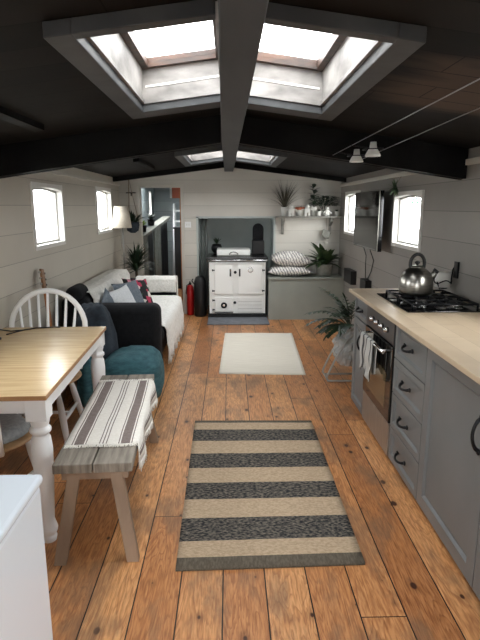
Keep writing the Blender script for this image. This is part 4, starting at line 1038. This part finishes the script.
MB().tube([(-1.22,6.98,.25),(-1.21,6.97,.5),(-1.22,6.96,.72)], [.025,.02,.018], 8).build('stem', 'bark', o)
b = MB()
for i in range(150):
    a = random.random()*2*pi; el = random.uniform(-.2, 2.2); Ln = random.uniform(.26,.38)
    if cos(a) < -.2: Ln *= .75
    b.leaf((-1.22,6.96,.74+random.uniform(-.08,.06)), (cos(a),sin(a)*.8,el), Ln, .03, .6, 5)
clampb(b, x0=-1.49, y1=7.444).build('foliage', 'leaf_dark', o)
o = thing('wall_hook', 'small dark hook rail on the back wall left of the doorway', 'hook', (-1.33, 7.44, 1.62))
MB().box(-1.40,-1.27,7.435,7.4495,1.675,1.69).box(-1.335,-1.32,7.42,7.44,1.64,1.675).build('rail', 'iron', o)

# ---------------------------------------------------------------- plant stand at the end of the worktop
o = thing('plant_stand', 'dark fronded plant in a clear plastic bag on a bent metal stand', 'plant', (1.05, 4.5, 0))
b = MB()
for y in (4.40, 4.60): b.tube([(1.30,y,.012),(.86,y,.012),(.845,y,.03),(.85,y,.06),(.92,y,.22),(1.0,y,.36),(1.06,y,.42)], .009, 8)
b.tube([(.86,4.40,.012),(.86,4.60,.012)], .009, 8).tube([(.93,4.40,.24),(.93,4.60,.24)], .008, 8).tube([(1.28,4.40,.012),(1.28,4.60,.012)], .009, 8).tube([(1.06,4.40,.42),(1.06,4.60,.42)], .008, 8)
b.build('metal_frame', 'sash', o)
MB().lathe([(.09,.0),(.12,.03),(.14,.22),(.13,.22),(.12,.19)], (1.08,4.53,.16), 22).build('pot', 'pot_grey', o)
b = MB(); rings = []
for i in range(13):
    t = i/12; z = .13+.34*t; ring = []
    for k in range(30):
        a = 2*pi*k/30; r = (.09+.055*sin(pi*min(1, t*1.15))**.7)*(1+.34*noise.noise(Vector((cos(a)*4, sin(a)*4, z*16)))+.06*sin(a*9+t*3))
        ring.append(b.b.verts.new((1.06+cos(a)*r*.95, 4.53+sin(a)*r, z)))
    rings.append(ring)
for a_, c_ in zip(rings, rings[1:]):
    for k in range(30): b._f([a_[k], a_[(k+1)%30], c_[(k+1)%30], c_[k]])
b._f(rings[0]); b.build('plastic_bag', 'plastic', o)
b = MB(); sb = MB()
def frond(p, dirx, diry, up, Ln):
    p = Vector(p); d = Vector((dirx, diry, up)).normalized(); pts = [p.copy()]
    for i in range(9):
        d = (d+Vector((0,0,-.17))).normalized(); p = p+d*Ln/9; pts.append(p.copy())
        sd = d.cross(Vector((0,0,1))).normalized()
        if i > 1:
            for s in (-1, 1): b.leaf(p, d*.8+sd*s*.7+Vector((0,0,-.15)), .105*(1.1-i/12), .036, .5, 3, .2, 'oval')
    b.leaf(p, d, .08, .02, .4, 3, .2, 'oval'); sb.tube(pts, .004, 5)
for (dx, dy, up, Ln) in ((-.9,-.1,.95,.36),(-1,.25,1.25,.50),(-.8,-.5,.9,.36),(-.5,-.5,1.7,.42),(-.4,.6,1.5,.45),(-.2,-.2,2.4,.40),(.2,.4,2,.36),(-.8,-.3,1.0,.33),(-.6,.5,.6,.4),(-1,.0,1.9,.52),(-.6,-.2,3,.5),(-.9,-.4,1.4,.45),(-.3,-.6,.9,.4),(-.5,.3,2.4,.55),(-.4,-.5,2.6,.45)):
    frond((1.06,4.52,.44), dx, dy, up, Ln*.78)
b.build('foliage', 'leaf_dark', o); sb.build('stems', 'leaf_dark', o)

# ---------------------------------------------------------------- white appliance in the near left corner
o = thing('white_appliance', 'white freestanding appliance with rounded corners in the near left corner', 'appliance', (-.78, .93, 0))
MB().box(-1.08, -.475, .63, 1.225, .03, .825).build('body', 'appliance', o, bevel=.012, seg=3)
MB().box(-1.083, -.47, .625, 1.232, .826, .85).build('top', 'appliance', o, bevel=.009, seg=3)
MB().box(-1.07, -.49, .595, .628, .05, .82).build('door', 'appliance', o, bevel=.008)
for x in (-1.04, -.52):
    for y in (.67, 1.18): MB().lathe([(.018,0),(.018,.032)], (x,y,0), 10).build('foot', 'black', o)
